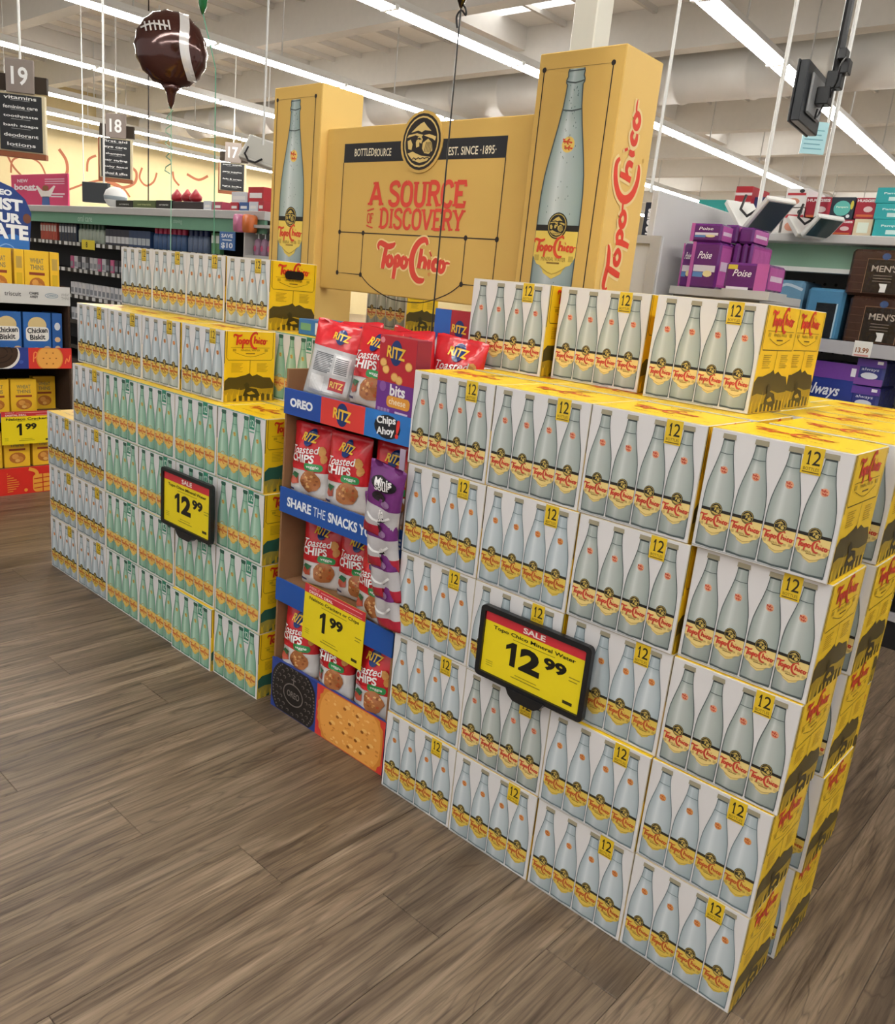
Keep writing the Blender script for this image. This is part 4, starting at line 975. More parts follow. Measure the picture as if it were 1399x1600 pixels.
# domed header
b = MB(); L = [(.02, 1.17), (.500, 1.17), (.505, 1.36), (.520, 1.545), (.490, 1.615), (.425, 1.668), (.34, 1.695), (.24, 1.70), (.14, 1.675), (.06, 1.615), (.02, 1.545)]
b.loops([[(x, y, z) for x, z in L] for y in (.188, .200)], lambda i, k: H('1c3a7c')); hd = b.build('header', M['paper'], disp)
p = Print(front_fn(.188), .0006); wt = H('eef0f4')
p.poly([(.022, 1.175), (.498, 1.175), (.503, 1.40), (.42, 1.43), (.32, 1.395), (.2, 1.36), (.022, 1.39)], H('2f6db8'), 1)
p.stroke([(.34, 1.27), (.40, 1.30), (.42, 1.35), (.38, 1.37), (.34, 1.35)], .006, H('7fa6d8'), 2, 4)
p.text('OREO', .42, 1.638, .030, wt, 2, w=.14, bold=.05, align='r'); p.text('TWIST', .475, 1.578, .062, wt, 2, w=.29, bold=.05, align='r'); p.text('YOUR', .465, 1.508, .052, wt, 2, w=.24, bold=.05, align='r'); p.text('TAILGATE', .500, 1.437, .080, wt, 2, w=.46, bold=.05, align='r')
p.disc(.495, 1.515, .022, .026, H('6a3d28'), 2, 14); p.build('header_print', M['paper'], hd)
# boxes on the cookie display
def local_box(label, y0, y1, z0, z1, dp, set_, cols, art, side, nm='cracker_box'):
    """pack on the display: y range is world y, front at x = OX - set_"""
    t = box_thing(nm, label, 'cracker box', 0, y1-y0, z0, z1, 0, dp, cols, art, math.pi/2, side=side, group='boxes on the cookie display')
    t.location = (OX-set_, (y0+y1)/2, z0); return t
YB = H('e9ba2c')
def wheat(p, W, Ht):
    p.rect(0, 0, W, Ht, YB, 1); g = H('8a7a50'); p.text('WHEAT', W*.5, Ht*.78, Ht*.11, g, 2, w=W*.55, bold=.03); p.text('THINS', W*.5, Ht*.64, Ht*.11, g, 2, w=W*.55, bold=.03)
    p.rect(W*.18, Ht*.47, W*.82, Ht*.53, H('8a3a22'), 2); p.poly(ell(W*.5, Ht*.26, W*.32, Ht*.16, 14), H('b06a2a'), 2); p.disc(W*.42, Ht*.30, W*.14, Ht*.08, H('d79a4a'), 3, 8); p.disc(W*.6, Ht*.22, W*.14, Ht*.08, H('c98638'), 3, 8); p.disc(W*.5, Ht*.18, W*.10, Ht*.05, H('e0ae60'), 4, 8)
def wside(p, W, Ht): p.rect(W*.2, Ht*.15, W*.8, Ht*.5, H('d1a91f'), 1); p.rect(W*.2, Ht*.6, W*.8, Ht*.85, H('b7974a'), 1)
def chick(p, W, Ht):
    p.rect(0, 0, W, Ht, H('2a62a8'), 1); p.disc(W*.5, Ht*.72, W*.34, Ht*.18, H('d8c08a'), 2, 20)
    p.poly([(x+W*.5, z+Ht*.53) for x, z in rrect(-W*.42, -Ht*.17, W*.42, Ht*.15, Ht*.08)], H('e9e7e2'), 3); p.text('Chicken', W*.5, Ht*.60, Ht*.12, H('20242e'), 4, w=W*.74, bold=.03, rot=.06); p.text('Biskit', W*.5, Ht*.45, Ht*.12, H('20242e'), 4, w=W*.56, bold=.03, rot=.06)
    for x, y in ((.2, .13), (.45, .17), (.7, .12), (.85, .2), (.33, .07), (.6, .05)): p.disc(W*x, Ht*y, W*.14, Ht*.05, H('d9b48a'), 3, 9)
def cside(p, W, Ht): p.disc(W*.5, Ht*.7, W*.3, Ht*.09, H('cfd6de'), 1, 12); p.disc(W*.5, Ht*.4, W*.3, Ht*.06, H('d9b48a'), 1, 10); p.disc(W*.5, Ht*.2, W*.3, Ht*.06, H('d9b48a'), 1, 10)
OB = ['second', 'third']
for k, y0 in enumerate((.135, .285, .440)):
    local_box('yellow cracker box on the lowest tier, %s' % ['cropped by the photo edge', 'centre below the price card', 'right beside the water stack'][k], y0, y0+.138, OSH[0], OSH[0]+.20, .05, .03, {'base': YB}, wheat, wside)
for k, y0 in enumerate((.200, .348, .510)):
    local_box('yellow cracker box above the yellow price card, %s' % ['left', 'middle', 'right, turned by the side wall'][k], y0, y0+.138 if k < 2 else y0+.125, OSH[1], OSH[1]+.19, .05, .07+.10*(k == 2), {'base': YB}, wheat, wside)
for k, y0 in enumerate((.255, .415, .572)):
    local_box('blue cracker box in the middle tier, %s' % ['left', 'centre', 'right, standing narrow side out'][k], y0, y0+(.148 if k < 2 else .055), OSH[2], OSH[2]+.245, .05 if k < 2 else .14, .035, {'base': H('24589c')}, chick if k < 2 else cside, cside)
for k, (y0, wd) in enumerate(((.105, .13), (.24, .13), (.385, .05), (.438, .13), (.575, .05))):
    local_box('yellow cracker box on the top tier, %s' % ['cropped at the far left', 'second from left', 'narrow side out in the middle', 'fourth from left', 'narrow side out at right'][k], y0, y0+wd, OSH[3], OSH[3]+.245, .05 if wd > .1 else .13, .05, {'base': YB}, wheat if wd > .1 else wside, wside)
# price card on that display
t = thing('price_card', 'yellow price card hanging on the far left cookie display', 'price sign', (OX+.012, .40, .293), math.pi/2)
b = MB(); b.box(-.14, .14, -.0015, 0, 0, .187, SY_Y); b.build('card', M['paper'], t)
p = Print(front_fn(-.0015, -.14, 0), .0005); digits(p, .28, .187, 'WEEK', 'Nabisco Crackers', '1', '99'); p.build('card_print', M['paper'], t)

# ================================================================ LEFT AISLE SHELVING (behind, along x)
GY = 3.0
def rectpx(x0, x1, y0, y1, Y):
    """world x0,x1,z0,z1 of an upright rectangle drawn in the picture, standing on the plane y = Y"""
    xm, ym = (x0+x1)/2, (y0+y1)/2
    return onY(x0, ym, Y).x, onY(x1, ym, Y).x, onY(xm, y1, Y).z, onY(xm, y0, Y).z
gx0, gx1 = onY(-40, 345, GY).x, onY(413, 345, GY).x
zr1, zr0 = onY(235, 325, GY).z, onY(235, 337, GY).z          # top rail
zg0 = onY(235, 352, GY).z                                     # bottom of green header
zs1 = onY(250, 389, GY).z                                     # first product shelf
GREY = H('b9b8b6'); BLK = H('1d1d1f')
gon = thing('shelf_unit', 'long store shelving with grey top rail and green header band', 'shelf unit', (0, 0, 0))
b = MB(); b.box(gx0, gx1, GY, GY+.62, zr0, zr1, GREY, .004); b.build('top_shelf', M['metal'], gon)
b = MB(); b.box(gx0, gx1-.02, GY+.02, GY+.05, zg0-.02, zr0, H('6f9c83')); o = b.build('header_band', M['matte'], gon)
p = Print(front_fn(GY+.02), .002); c = onY(130, 341, GY); p.text('oral care', c.x, c.z, .07, H('a9c7b5'), 1, bold=.01); c = onY(275, 346, GY); p.text('shaving', c.x, c.z, .05, H('a9c7b5'), 1); p.build('header_lettering', M['matte'], o)
b = MB(); b.box(gx0, gx1, GY+.55, GY+.60, 0, zr0, H('3a3a3c')); b.build('back_panel', M['matte'], gon)
xsp = onY(345, 380, GY).x                                     # shelves end left of the soap section
zt = [zs1-.30*k for k in range(6)]
for k, z in enumerate(zt):
    b = MB(); b.box(gx0, xsp, GY+.10, GY+.55, z-.035, z-.005, BLK); b.build('shelf', M['metal'], gon)
    b = MB(); b.box(gx0, xsp, GY+.092, GY+.10, z-.045, z+.0, H('2a2a2c')); o = b.build('price_rail', M['plastic'], gon)
    tg = MB(); rt = random.Random(k)
    x = gx0+.05
    if k < 3:
        while x < xsp-.08:
            t_ = MB(); w0 = rt.uniform(.045, .085)
            t_.box(x, x+w0, GY+.088, GY+.0915, z-.043, z-.003, rt.choice([H('dcdcda'), H('e8e8e6'), H('c9c9c6')])); t_.build('shelf_tag', M['paper'], o)
            x += w0+rt.uniform(.03, .10)
b = MB(); b.box(gx0, xsp, GY+.02, GY+.55, 0, .12, BLK); b.build('base', M['metal'], gon)
b = MB(); b.box(gx1-.03, gx1, GY+.30, GY+.62, 0, zr1+.35, H('d6d4d2'), .003); b.build('end_panel', M['metal'], gon)
# bottles and tubes along the first shelf
prod = {}
ORD = 'first second third fourth fifth sixth seventh eighth ninth tenth eleventh twelfth thirteenth fourteenth fifteenth sixteenth seventeenth eighteenth nineteenth twentieth'.split()
def prod_mesh(kind, body, cap):
    k = (kind, body, cap)
    if k in prod: return prod[k]
    a = MB(); c = MB(); B, Cc = H(body), H(cap)
    if kind == 'bottle':
        a.lathe([(.020, 0), (.030, .008), (.030, .095), (.022, .115)], 10, lambda i: B); c.lathe([(.021, .115), (.021, .15), (.017, .155)], 10, lambda i: Cc)
    elif kind == 'box':
        a.box(-.033, .033, -.03, .03, 0, .125, B, .002); c.box(-.028, .028, -.0305, -.0302, .02, .07, Cc)
    elif kind == 'tubepack':
        a.box(-.024, .024, -.02, .02, 0, .145, B, .006); c.box(-.02, .02, -.0208, -.0203, .075, .125, Cc)
    prod[k] = (a.mesh('product_body', M['plastic'], kind == 'bottle'), c.mesh('product_cap', M['plastic']), a, c); return prod[k]
def product(kind, body, cap, x, y, z, label, sc=1.0, grp='toiletries on the far left shelving'):
    a, c = prod_mesh(kind, body, cap)[:2]
    t = thing('toiletry_'+('bottle' if kind == 'bottle' else 'pack'), label, 'toiletry', (x, y, z), 0, grp); t.scale = (sc, sc, sc)
    inst('body', a, t); inst('cap' if kind == 'bottle' else 'label_panel', c, t)
rows = [(66, 92, 'tubepack', 'c9503f', 'e8d9d0', 'red and white carton on the top shelf by the blue dome'),
        (95, 124, 'tubepack', '28344a', 'dfe4ea', 'navy and white carton left of the green-capped bottles'),
        (126, 166, 'bottle', 'b9c4b4', '234a2e', 'pale bottle with dark green cap on the far left shelving'),
        (170, 205, 'box', '26304a', 'e8eaee', 'navy and white box on the far left shelving'),
        (207, 240, 'box', '2c4874', 'c9d2da', 'blue box on the shelf beside the pink-capped bottles'),
        (243, 292, 'bottle', '4a6690', 'd0315c', 'blue bottle with pink cap on the far left shelving'),
        (297, 330, 'bottle', '6f7f9c', '1d2f66', 'grey-blue bottle with navy cap on the far left shelving'),
        (333, 344, 'tubepack', '5f9a68', 'e6eee4', 'green pack beside the blue save sign on far shelving')]
for x0, x1, kind, bd, cp, lab in rows:
    a, c = onY(x0, 372, GY+.16).x, onY(x1, 376, GY+.16).x; stp = .062 if kind != 'tubepack' else .054; x = a+.03; k = 0
    while x < c:
        product(kind, bd, cp, x, GY+.17, zs1-.005, lab+', '+ORD[k]+' from left', 1.4); x += stp*1.45; k += 1
# lower shelves, mostly hidden: white packs
for k in (1, 2, 3):
    x = onY(95, 430, GY).x; n = 0; rk = random.Random(20+k)
    while x < onY(185, 430, GY).x:
        product('box', rk.choice(['d9d9dc', 'c9ccd2', 'e2e0e0']) if k > 1 else rk.choice(['c05a86', 'c8c8cc', '3a3a44']), '8a8f98', x, GY+.17, zt[k]-.005, 'small pack on the %s shelf of the far shelving, %s from left' % (ORD[k], ORD[n]), 1.15); x += .10; n += 1
# sale tag, blue save sign
x0, x1, z0, z1 = rectpx(127, 147, 375, 390, GY+.07)
t = box_thing('sale_tag', 'small yellow sale tag hanging from the far left shelving', 'price sign', x0, x1, z0, z1, GY+.075, .004, H('e6d035'), lambda p, W, Ht: p.text('8', W*.4, Ht*.5, Ht*.6, H('4a4210'), 2, bold=.03))
x0, x1, z0, z1 = rectpx(343, 367, 362, 391, GY-.02)
def save(p, W, Ht): wt = H('f0f3f8'); p.text('SAVE', W*.5, Ht*.78, Ht*.20, wt, 2, w=W*.75, bold=.03); p.rect(W*.2, Ht*.52, W*.8, Ht*.58, wt, 2); p.text('$10', W*.5, Ht*.24, Ht*.34, wt, 2, w=W*.75, bold=.03)
box_thing('save_sign', 'blue save ten dollars sign at the end of the far shelving', 'sign', x0, x1, z0, z1, GY-.02, .01, H('3f6cab'), save)
# soap section
x0, x1, z0, z1 = rectpx(383, 417, 352, 400, GY-.05)
so = thing('soap_shelf', 'grey open shelf of pump bottles beside the left cardboard tower', 'shelf unit', (0, 0, 0))
b = MB(); b.box(x0, x1+.3, GY+.25, GY+.28, 0, z1, H('6b6560')); b.build('back_panel', M['matte'], so)
for zz in (z0-.02, z1-.02): b = MB(); b.box(x0, x1+.3, GY-.05, GY+.28, zz, zz+.025, GREY); b.build('shelf', M['metal'], so)
b = MB(); b.box(x0-.02, x0, GY-.05, GY+.28, 0, z1+.005, GREY); b.build('side_wall', M['metal'], so)
for k in range(4):
    cx = x0+.06+.10*k
    a = MB(); a.lathe([(.028, 0), (.036, .01), (.036, .10), (.030, .13), (.014, .145)], 12, lambda i: H('a7849c'))
    t = thing('soap_bottle', 'pink pump soap bottle, %s from the left on the grey shelf' % WORDS[k], 'soap bottle', (cx, GY+.05, z0+.0055), 0, 'pump soap bottles')
    a.build('bottle_body', M['plastic'], t, smooth=True)
    p = MB(); p.tube([(0, 0, .145), (0, 0, .185)], .006, H('e8e8e8'), 6); p.tube([(0, 0, .185), (0, -.03, .183)], .006, H('e8e8e8'), 6); p.build('pump', M['plastic'], t)
    q_ = Print(lambda x, z, l: (x, -.0365-l, z), .0005); q_.disc(0, .06, .020, .026, H('c9557c'), 1, 12); q_.build('label', M['paper'], t)
x0, x1, z0, z1 = rectpx(358, 400, 345, 372, GY-.1)
for k, (cc, lab) in enumerate((('d87fa6', 'pink'), ('e0763a', 'orange'))):
    bag_m = MB(); L = rrect(-.055, .05, .055, .20, .03)
    bag_m.loops([[(x, -.01, z) for x, z in L], [(x*1.05, .03, z) for x, z in L], [(x, .07, z) for x, z in L]], lambda i, kk: H(cc)); o = bag_m.build('bath_sponge', M['film'], None, (x0+.10+.14*k, GY-.08, z0), smooth=True); tag(o, lab+' bath pouf pack hanging near the soap bottles', 'bath pouf')
    h_b = MB(); h_b.tube([(0, .03, .19), (0, .13, .21)], .006, BLK, 5); h_b.build('hook', M['metal'], o)

# things on top of the shelving
def top_item(name, label, cat, px, Y, dp, col, art=None, rot=0, mat='paper', group=None, zb=None):
    x0, x1, z0, z1 = rectpx(*px, Y); zb = zr1 if zb is None else zb
    return box_thing(name, label, cat, x0, x1, zb+.0005, z1, Y, dp, {'base': col}, art, rot, mat, group)
def boost(p, W, Ht):
    wt = H('f6eef2'); p.text('NEW', W*.22, Ht*.80, Ht*.11, wt, 2, w=W*.20, bold=.03); p.text('boost.', W*.27, Ht*.60, Ht*.20, wt, 2, w=W*.42, bold=.04)
    for k in range(3): p.rect(W*.62, Ht*(.82-.07*k), W*.95, Ht*(.85-.07*k), H('eec0d2'), 2)
    p.rect(W*.30, Ht*.48, W*.46, Ht*.52, wt, 2); p.rect(W*.72, Ht*.36, W*.95, Ht*.40, wt, 2); p.rect(W*.72, Ht*.28, W*.92, Ht*.32, wt, 2)
    p.poly([(W*.56, Ht*.02), (W*.70, Ht*.02), (W*.69, Ht*.30), (W*.57, Ht*.30)], H('3c5f9c'), 3); p.poly([(W*.55, Ht*.28), (W*.71, Ht*.28), (W*.80, Ht*.62), (W*.77, Ht*.64), (W*.68, Ht*.48), (W*.58, Ht*.48), (W*.49, Ht*.64), (W*.46, Ht*.62)], H('f1ece6'), 3); p.disc(W*.63, Ht*.56, W*.055, Ht*.09, H('8a5a3a'), 4, 12)
top_item('promo_sign', 'pink promotional sign with a cheering figure on the far shelf top', 'sign', (18, 106, 272, 326), GY+.10, .02, H('cc3a6c'), boost)
mon = onY(150, 301, GY+.2)
t = thing('hanging_monitor', 'small dark monitor on a white rod above the far left shelving', 'monitor', (mon.x, GY+.2, mon.z-.11), R(20))
b = MB(); b.box(-.19, .19, -.02, .03, 0, .22, H('2c3033'), .006); b.build('screen_case', M['plastic'], t)
b = MB(); b.tube([(.07, .05, .10), (.09, .05, ZC-mon.z)], .012, H('d8d8d4'), 6); b.build('rod', M['metal'], t)
c = onY(174, 314, GY+.15)
b = MB(); b.lathe([(.02, 0), (.085, .03), (.12, .09), (.125, .13), (.10, .19), (.05, .225), (.01, .232)], 16, lambda i: H('d9d9d6') if i != 2 else H('8d979c')); o = b.build('white_jar', M['plastic'], None, (c.x, GY+.2, zr1+.0005), smooth=True); tag(o, 'round white tub with grey band on the far shelf top', 'tub')
def strip_txt(tx, colr): return lambda p, W, Ht: p.text(tx, W*.5, Ht*.5, Ht*.25, H(colr), 2, w=W*.6, bold=.02)
for k, (a, c, col, tcol, lab) in enumerate(((181, 207, '20221f', 'c9c9c4', 'black'), (208, 243, '4c5a33', 'b9c08a', 'olive green'), (244, 268, '1c1e1d', 'c9c9c4', 'black, right'))):
    top_item('display_box', 'long low box on the far shelf top, '+lab, 'box', (a, c, 313, 327), GY+.12, .20, H(col), strip_txt('organic', tcol))
top_item('tray_box', 'open dark tray with red toys on the far shelf top', 'box', (270, 315, 315, 328), GY+.12, .22, H('2a2124'))
for k, (px_, py_) in enumerate(((277, 312), (293, 312), (306, 316))):
    c = onY(px_, py_, GY+.2); b = MB(); b.lathe([(.02, 0), (.055, .03), (.06, .06), (.03, .10), (.008, .13)], 10, lambda i: H('a5222e'), sx=1.3)
    o = b.build('red_toy', M['plastic'], None, (c.x, GY+.20, onY(290, 316, GY+.12).z+.001), smooth=True); tag(o, 'red plush toy, %s from the left in the dark tray' % WORDS[k], 'toy', 'red toys in the tray')
for k, (a, c, y0, col, lab) in enumerate(((318, 330, 314, 'c9cdd4', 'pale grey'), (332, 347, 315, 'a8455a', 'rose'), (360, 372, 316, 'b5333c', 'red'), (374, 388, 316, '35578f', 'blue'), (389, 403, 315, 'cfd4da', 'white'), (404, 412, 314, 'a92531', 'dark red'))):
    top_item('stock_carton', '%s stock carton on the far shelf top near the 17 sign' % lab, 'carton', (a, c, y0, 330), GY+.08, .16, H(col), lambda p, W, Ht: p.rect(W*.15, Ht*.3, W*.85, Ht*.6, H('e6e4e2'), 2))
c0 = onY(361, 316, GY).z
for k, (a, c, y0, y1, col, lab) in enumerate(((362, 386, 300, 315, 'd9dade', 'white'), (388, 412, 292, 314, 'b3262f', 'red'))):
    top_item('stock_carton', '%s carton stacked on other cartons near the 17 sign' % lab, 'carton', (a, c, y0, y1), GY+.09, .14, H(col), lambda p, W, Ht: p.rect(W*.1, Ht*.35, W*.9, Ht*.65, H('eeecea'), 2), zb=c0)

# ================================================================ AISLE SIGNS
def aisle_sign(num, pc, R_, bw, bh, lines, rot, label, nwd=.42):
    c = at(pc[0], pc[1], R_)
    t = thing('aisle_sign', label, 'aisle sign', (c.x, c.y, c.z-bh/2), rot, 'hanging aisle signs')
    b = MB(); b.box(-bw/2, bw/2, -.03, .03, 0, bh, H('cfc3a2'), .004); b.build('board', M['matte'], t)
    b = MB(); b.box(-bw/2-.02, -bw/2, -.04, .04, -.04, bh, H('8a5236')); b.box(-bw/2-.02, bw/2, -.04, .04, -.06, -.002, H('8a5236')); b.build('wood_edge', M['matte'], t)
    b = MB(); b.box(-bw*.44, bw*.44, -.045, -.031, bh*.02, bh*.97, H('1b1c1e')); b.build('black_panel', M['plastic'], t)
    p = Print(front_fn(-.045), .002); n = len(lines)
    for k, l in enumerate(lines): p.text(l, 0, bh*(.92-.86*k/(n-1+.4)), bh*.060, H('e6e6e2'), 1, w=min(bw*.72, bw*.085*len(l)), bold=.015); p.rect(-bw*.2, bh*(.92-.86*k/(n-1+.4))-bh*.052, bw*.2, bh*(.92-.86*k/(n-1+.4))-bh*.044, H('9a9a98'), 1)
    p.build('panel_lettering', M['plastic'], t)
    nh = nwd*1.15
    b = MB(); b.box(-nwd/2+bw*.02, nwd/2+bw*.02, -.07, -.035, bh, bh+nh, H('867b74'), .004); o = b.build('number_plate', M['matte'], t)
    p = Print(front_fn(-.07), .002); p.text(num, bw*.02, bh+nh*.5, nh*.55, H('eeeeec'), 1, w=nwd*.60, bold=.02); p.build('number', M['plastic'], o)
    b = MB(); b.box(-bw*.5, bw*.55, -.03, .03, bh+.02, bh+nh*.55, H('33291f')); b.build('top_bar', M['matte'], t)
    b = MB()
    b.tube([(0, 0, bh+nh*.5), (0, 0, ZC-(c.z-bh/2))], .014, H('d9d8d2'), 6); b.build('rod', M['metal'], t)
face = lambda pc: -YAW*0+math.atan2(-(ray(*pc).x), ray(*pc).y)       # turns the board towards the viewer
aisle_sign('19', (35, 193), 11.5, .52, .62, ['vitamins', 'feminine care', 'toothpaste', 'bath soaps', 'deodorant', 'lotions'], face((35, 193))-.35, 'hanging aisle sign numbered 19 above the shelving at far left', .30)
aisle_sign('18', (182, 248), 16.8, .56, .66, ['first aid', 'eye care', 'shampoo', 'hair styling', 'baby food', 'school & office'], face((182, 248))-.3, 'hanging aisle sign numbered 18, middle one of three', .34)
aisle_sign('17', (364, 277), 19.3, .56, .56, ['paper towels', 'party supplies', 'foils & wraps', 'light bulbs'], face((364, 277))-.3, 'hanging aisle sign numbered 17 beside the left cardboard tower', .34)

# ================================================================ RIGHT SHELVING (behind right stack, along x)
HY = 2.5
hx_0 = onY(1176, 365, HY).x; hx_1 = 1.2
rz1, rz0 = (onY(1179, 358, HY).z+onY(1399, 374, HY).z)/2, (onY(1200, 371, HY).z+onY(1399, 390, HY).z)/2
un = thing('shelf_unit', 'store shelving with green band holding purple and brown packs, behind right stack', 'shelf unit', (0, 0, 0))
b = MB(); b.box(hx_0, hx_1, HY, HY+.60, rz0, rz1, GREY, .004); b.build('top_shelf', M['metal'], un)
wz = onY(1300, 420, HY+.08).z
b = MB(); b.box(hx_0, hx_1, HY+.10, HY+.13, wz, rz0, H('8fb39c')); b.build('header_band', M['matte'], un)
b = MB(); b.box(hx_0, hx_1, HY+.06, HY+.12, wz-.02, wz, H('e4e6e2')); b.build('light_valance', M['matte'], un)
# pegboard back
b = MB(); b.box(hx_0, hx_1, HY+.52, HY+.55, 0, rz0, H('8d8a84')); o = b.build('pegboard', M['matte'], un)
hp = Print(front_fn(HY+.52), .001)
for i in range(40):
    for j in range(12): hp.disc(hx_0+.04+.055*i, wz-.05-.055*j, .008, .008, H('2b2a28'), 1, 6)
oo = hp.build('peg_holes', M['matte'], o); oo['kind'] = 'stuff'
sz = [ (onY(1300, 531, HY).z+onY(1399, 547, HY).z)/2 ]
sz += [sz[0]-.42, sz[0]-.80]
for z in sz:
    b = MB(); b.box(hx_0, hx_1, HY, HY+.52, z-.03, z, BLK); b.build('shelf', M['metal'], un)
    b = MB(); b.box(hx_0, hx_1, HY-.012, HY, z-.05, z+.008, H('a9a8ac')); b.build('price_rail', M['plastic'], un)
b = MB(); b.box(hx_0, hx_1, HY, HY+.52, .0, .13, BLK); b.build('base', M['metal'], un)
b = MB(); b.box(hx_0, hx_1, HY-.01, HY, .13, .17, H('a9a8ac')); b.build('base_rail', M['metal'], un)
# end panel and white cooler door in front
e0 = onX(1032, 297, hx_0); 
b = MB(); b.box(hx_0-.03, hx_0-.002, e0.y, HY+.60, 0, e0.z, H('c9c8c8'), .003); o = b.build('side_panel', M['metal']); tag(o, 'tall light grey side panel beside the purple packs', 'panel')
dY = e0.y-.02; x0, x1, z0, z1 = rectpx(935, 1031, 367, 440, dY)
dr = thing('display_board', 'white framed board standing behind the right cardboard tower', 'board', (0, 0, 0))
b = MB(); b.box(x0-.1, x1, dY, dY+.015, 0, z1, H('d4d6d8'), .003); b.build('board_panel', M['plastic'], dr)
b = MB(); b.box(x1-.045, x1, dY-.012, dY, 0, z1, H('b9b8b6')); b.box(x0-.1, x1-.045, dY-.012, dY, z1-.03, z1, H('b9b8b6')); b.build('board_frame', M['metal'], dr)

def words(txt, col, zf=.6, hf=.2, wf=.6, bold=.03, rot=0): return lambda p, W, Ht: p.text(txt, W*.5, Ht*zf, Ht*hf, col, 2, w=W*wf, bold=bold, rot=rot)
# purple packs on a low end shelf
EY = 1.70
ez_ = onY(1120, 452, EY).z
b = MB(); ex0, ex1 = onY(1052, 440, EY).x, onY(1190, 440, EY).x
es = thing('end_shelf', 'low end shelf carrying the purple packs behind the right water stack', 'shelf unit', (0, 0, 0))
b.box(ex0, ex1, EY-.02, EY+.45, ez_-.03, ez_, GREY); b.build('shelf', M['metal'], es)
b = MB(); b.box(ex0, ex1, EY+.02, EY+.45, 0, ez_-.03, H('8d8a84')); b.build('base', M['metal'], es)
PUR, PK = H('5d2369'), H('b45a9c')
def poise(p, W, Ht):
    p.rect(0, 0, W*.12, Ht, PK, 2); p.text('Poise', W*.5, Ht*.72, Ht*.16, H('efe8f0'), 3, w=W*.46, shear=.3, bold=.01)
    p.rect(W*.15, Ht*.36, W*.9, Ht*.50, H('d9d3dc'), 2); p.rect(W*.15, Ht*.24, W*.5, Ht*.35, H('5c86bd'), 2); p.disc(W*.66, Ht*.32, W*.16, Ht*.07, H('e8d8a0'), 3, 12)
def poise_s(p, W, Ht): p.rect(W*.1, Ht*.1, W*.9, Ht*.9, PK, 1); p.rect(W*.15, Ht*.4, W*.85, Ht*.6, H('d9c3d6'), 2)
def ppack(px, Y, label, dp=.11, art=poise, zb=None, rot=0.0):
    x0, x1, z0, z1 = rectpx(*px, Y); z0 = zb if zb is not None else z0
    return box_thing('pad_pack', label, 'pad pack', x0, x1, z0, z1, Y, dp, {'base': PUR, 'x+': H('a0478c')}, art, rot, 'film', 'purple pad packs', poise_s, .008)
zmid = onY(1100, 378, EY).z
ppack((1064, 1083, 380, 452), EY+.05, 'purple pad pack at the far left, standing behind the front column', zb=ez_)
ppack((1078, 1123, 378, 452), EY, 'tall purple pad pack carrying the front one on its top', zb=ez_)
ppack((1080, 1128, 349, 377), EY, 'low purple pad pack lying on top of the front column', zb=onY(1100, 378, EY).z+.001)
for k, (a, c) in enumerate(((1128, 1139), (1141, 1152), (1154, 1163), (1165, 1172))):
    ppack((a, c, 380, 452), EY+.10, 'slim purple pad pack in the row beside the tall one, %s' % WORDS[k], .20, None, zb=ez_)
zz = onY(1150, 380, EY+.10).z+.001
ppack((1130, 1153, 351, 379), EY+.10, 'purple pad pack on top of the slim row, left', .16, None, zb=zz); ppack((1155, 1178, 355, 380), EY+.10, 'purple pad pack on top of the slim row, right', .16, None, zb=zz)
def poise_w(p, W, Ht): p.text('Poise', W*.42, Ht*.62, Ht*.26, H('efe8f0'), 3, w=W*.42, shear=.3, bold=.01); p.rect(W*.72, 0, W, Ht, PK, 2); p.rect(W*.06, Ht*.75, W*.28, Ht*.92, H('d8c24a'), 2); p.rect(W*.08, 0, W*.6, Ht*.1, H('d9d3dc'), 2)
ppack((1132, 1200, 411, 456), EY-.17, 'wide purple pad pack lying in front with white lettering', .16, poise_w, zb=ez_)
b = MB(); b.box(onY(1128, 450, EY-.19).x, onY(1204, 450, EY-.19).x, EY-.19, EY-.021, ez_-.03, ez_, GREY); b.build('shelf_extension', M['metal'], es)
# blue wipes packs, brown packs, blue pads on the shelves
def soft(name, label, cat, px, Y, dp, col, art=None, zb=None, group=None):
    x0, x1, z0, z1 = rectpx(*px, Y); z0 = zb if zb is not None else z0
    return box_thing(name, label, cat, x0, x1, z0, z1, Y, dp, {'base': H(col)}, art, 0, 'film', group, None, .012)
soft('soft_pack', 'crumpled light blue soft pack lying behind the top water case', 'soft pack', (1204, 1252, 437, 520), HY+.08, .25, '6f9cba', lambda p, W, Ht: (p.rect(W*.1, Ht*.2, W*.9, Ht*.5, H('2b3238'), 2), p.stroke([(W*.05, Ht*.8), (W*.4, Ht*.92), (W*.95, Ht*.84)], Ht*.05, H('c9dbe6'), 2)), zb=sz[0])
soft('soft_pack', 'plain blue soft pack with black panel beside the brown packs', 'soft pack', (1256, 1316, 450, 530), HY+.03, .28, '4c82a6', lambda p, W, Ht: (p.rect(W*.3, Ht*.05, W*.85, Ht*.72, H('1e2226'), 2), p.rect(W*.82, Ht*.05, W*.86, Ht*.72, H('a9c3d2'), 3)), zb=sz[0])
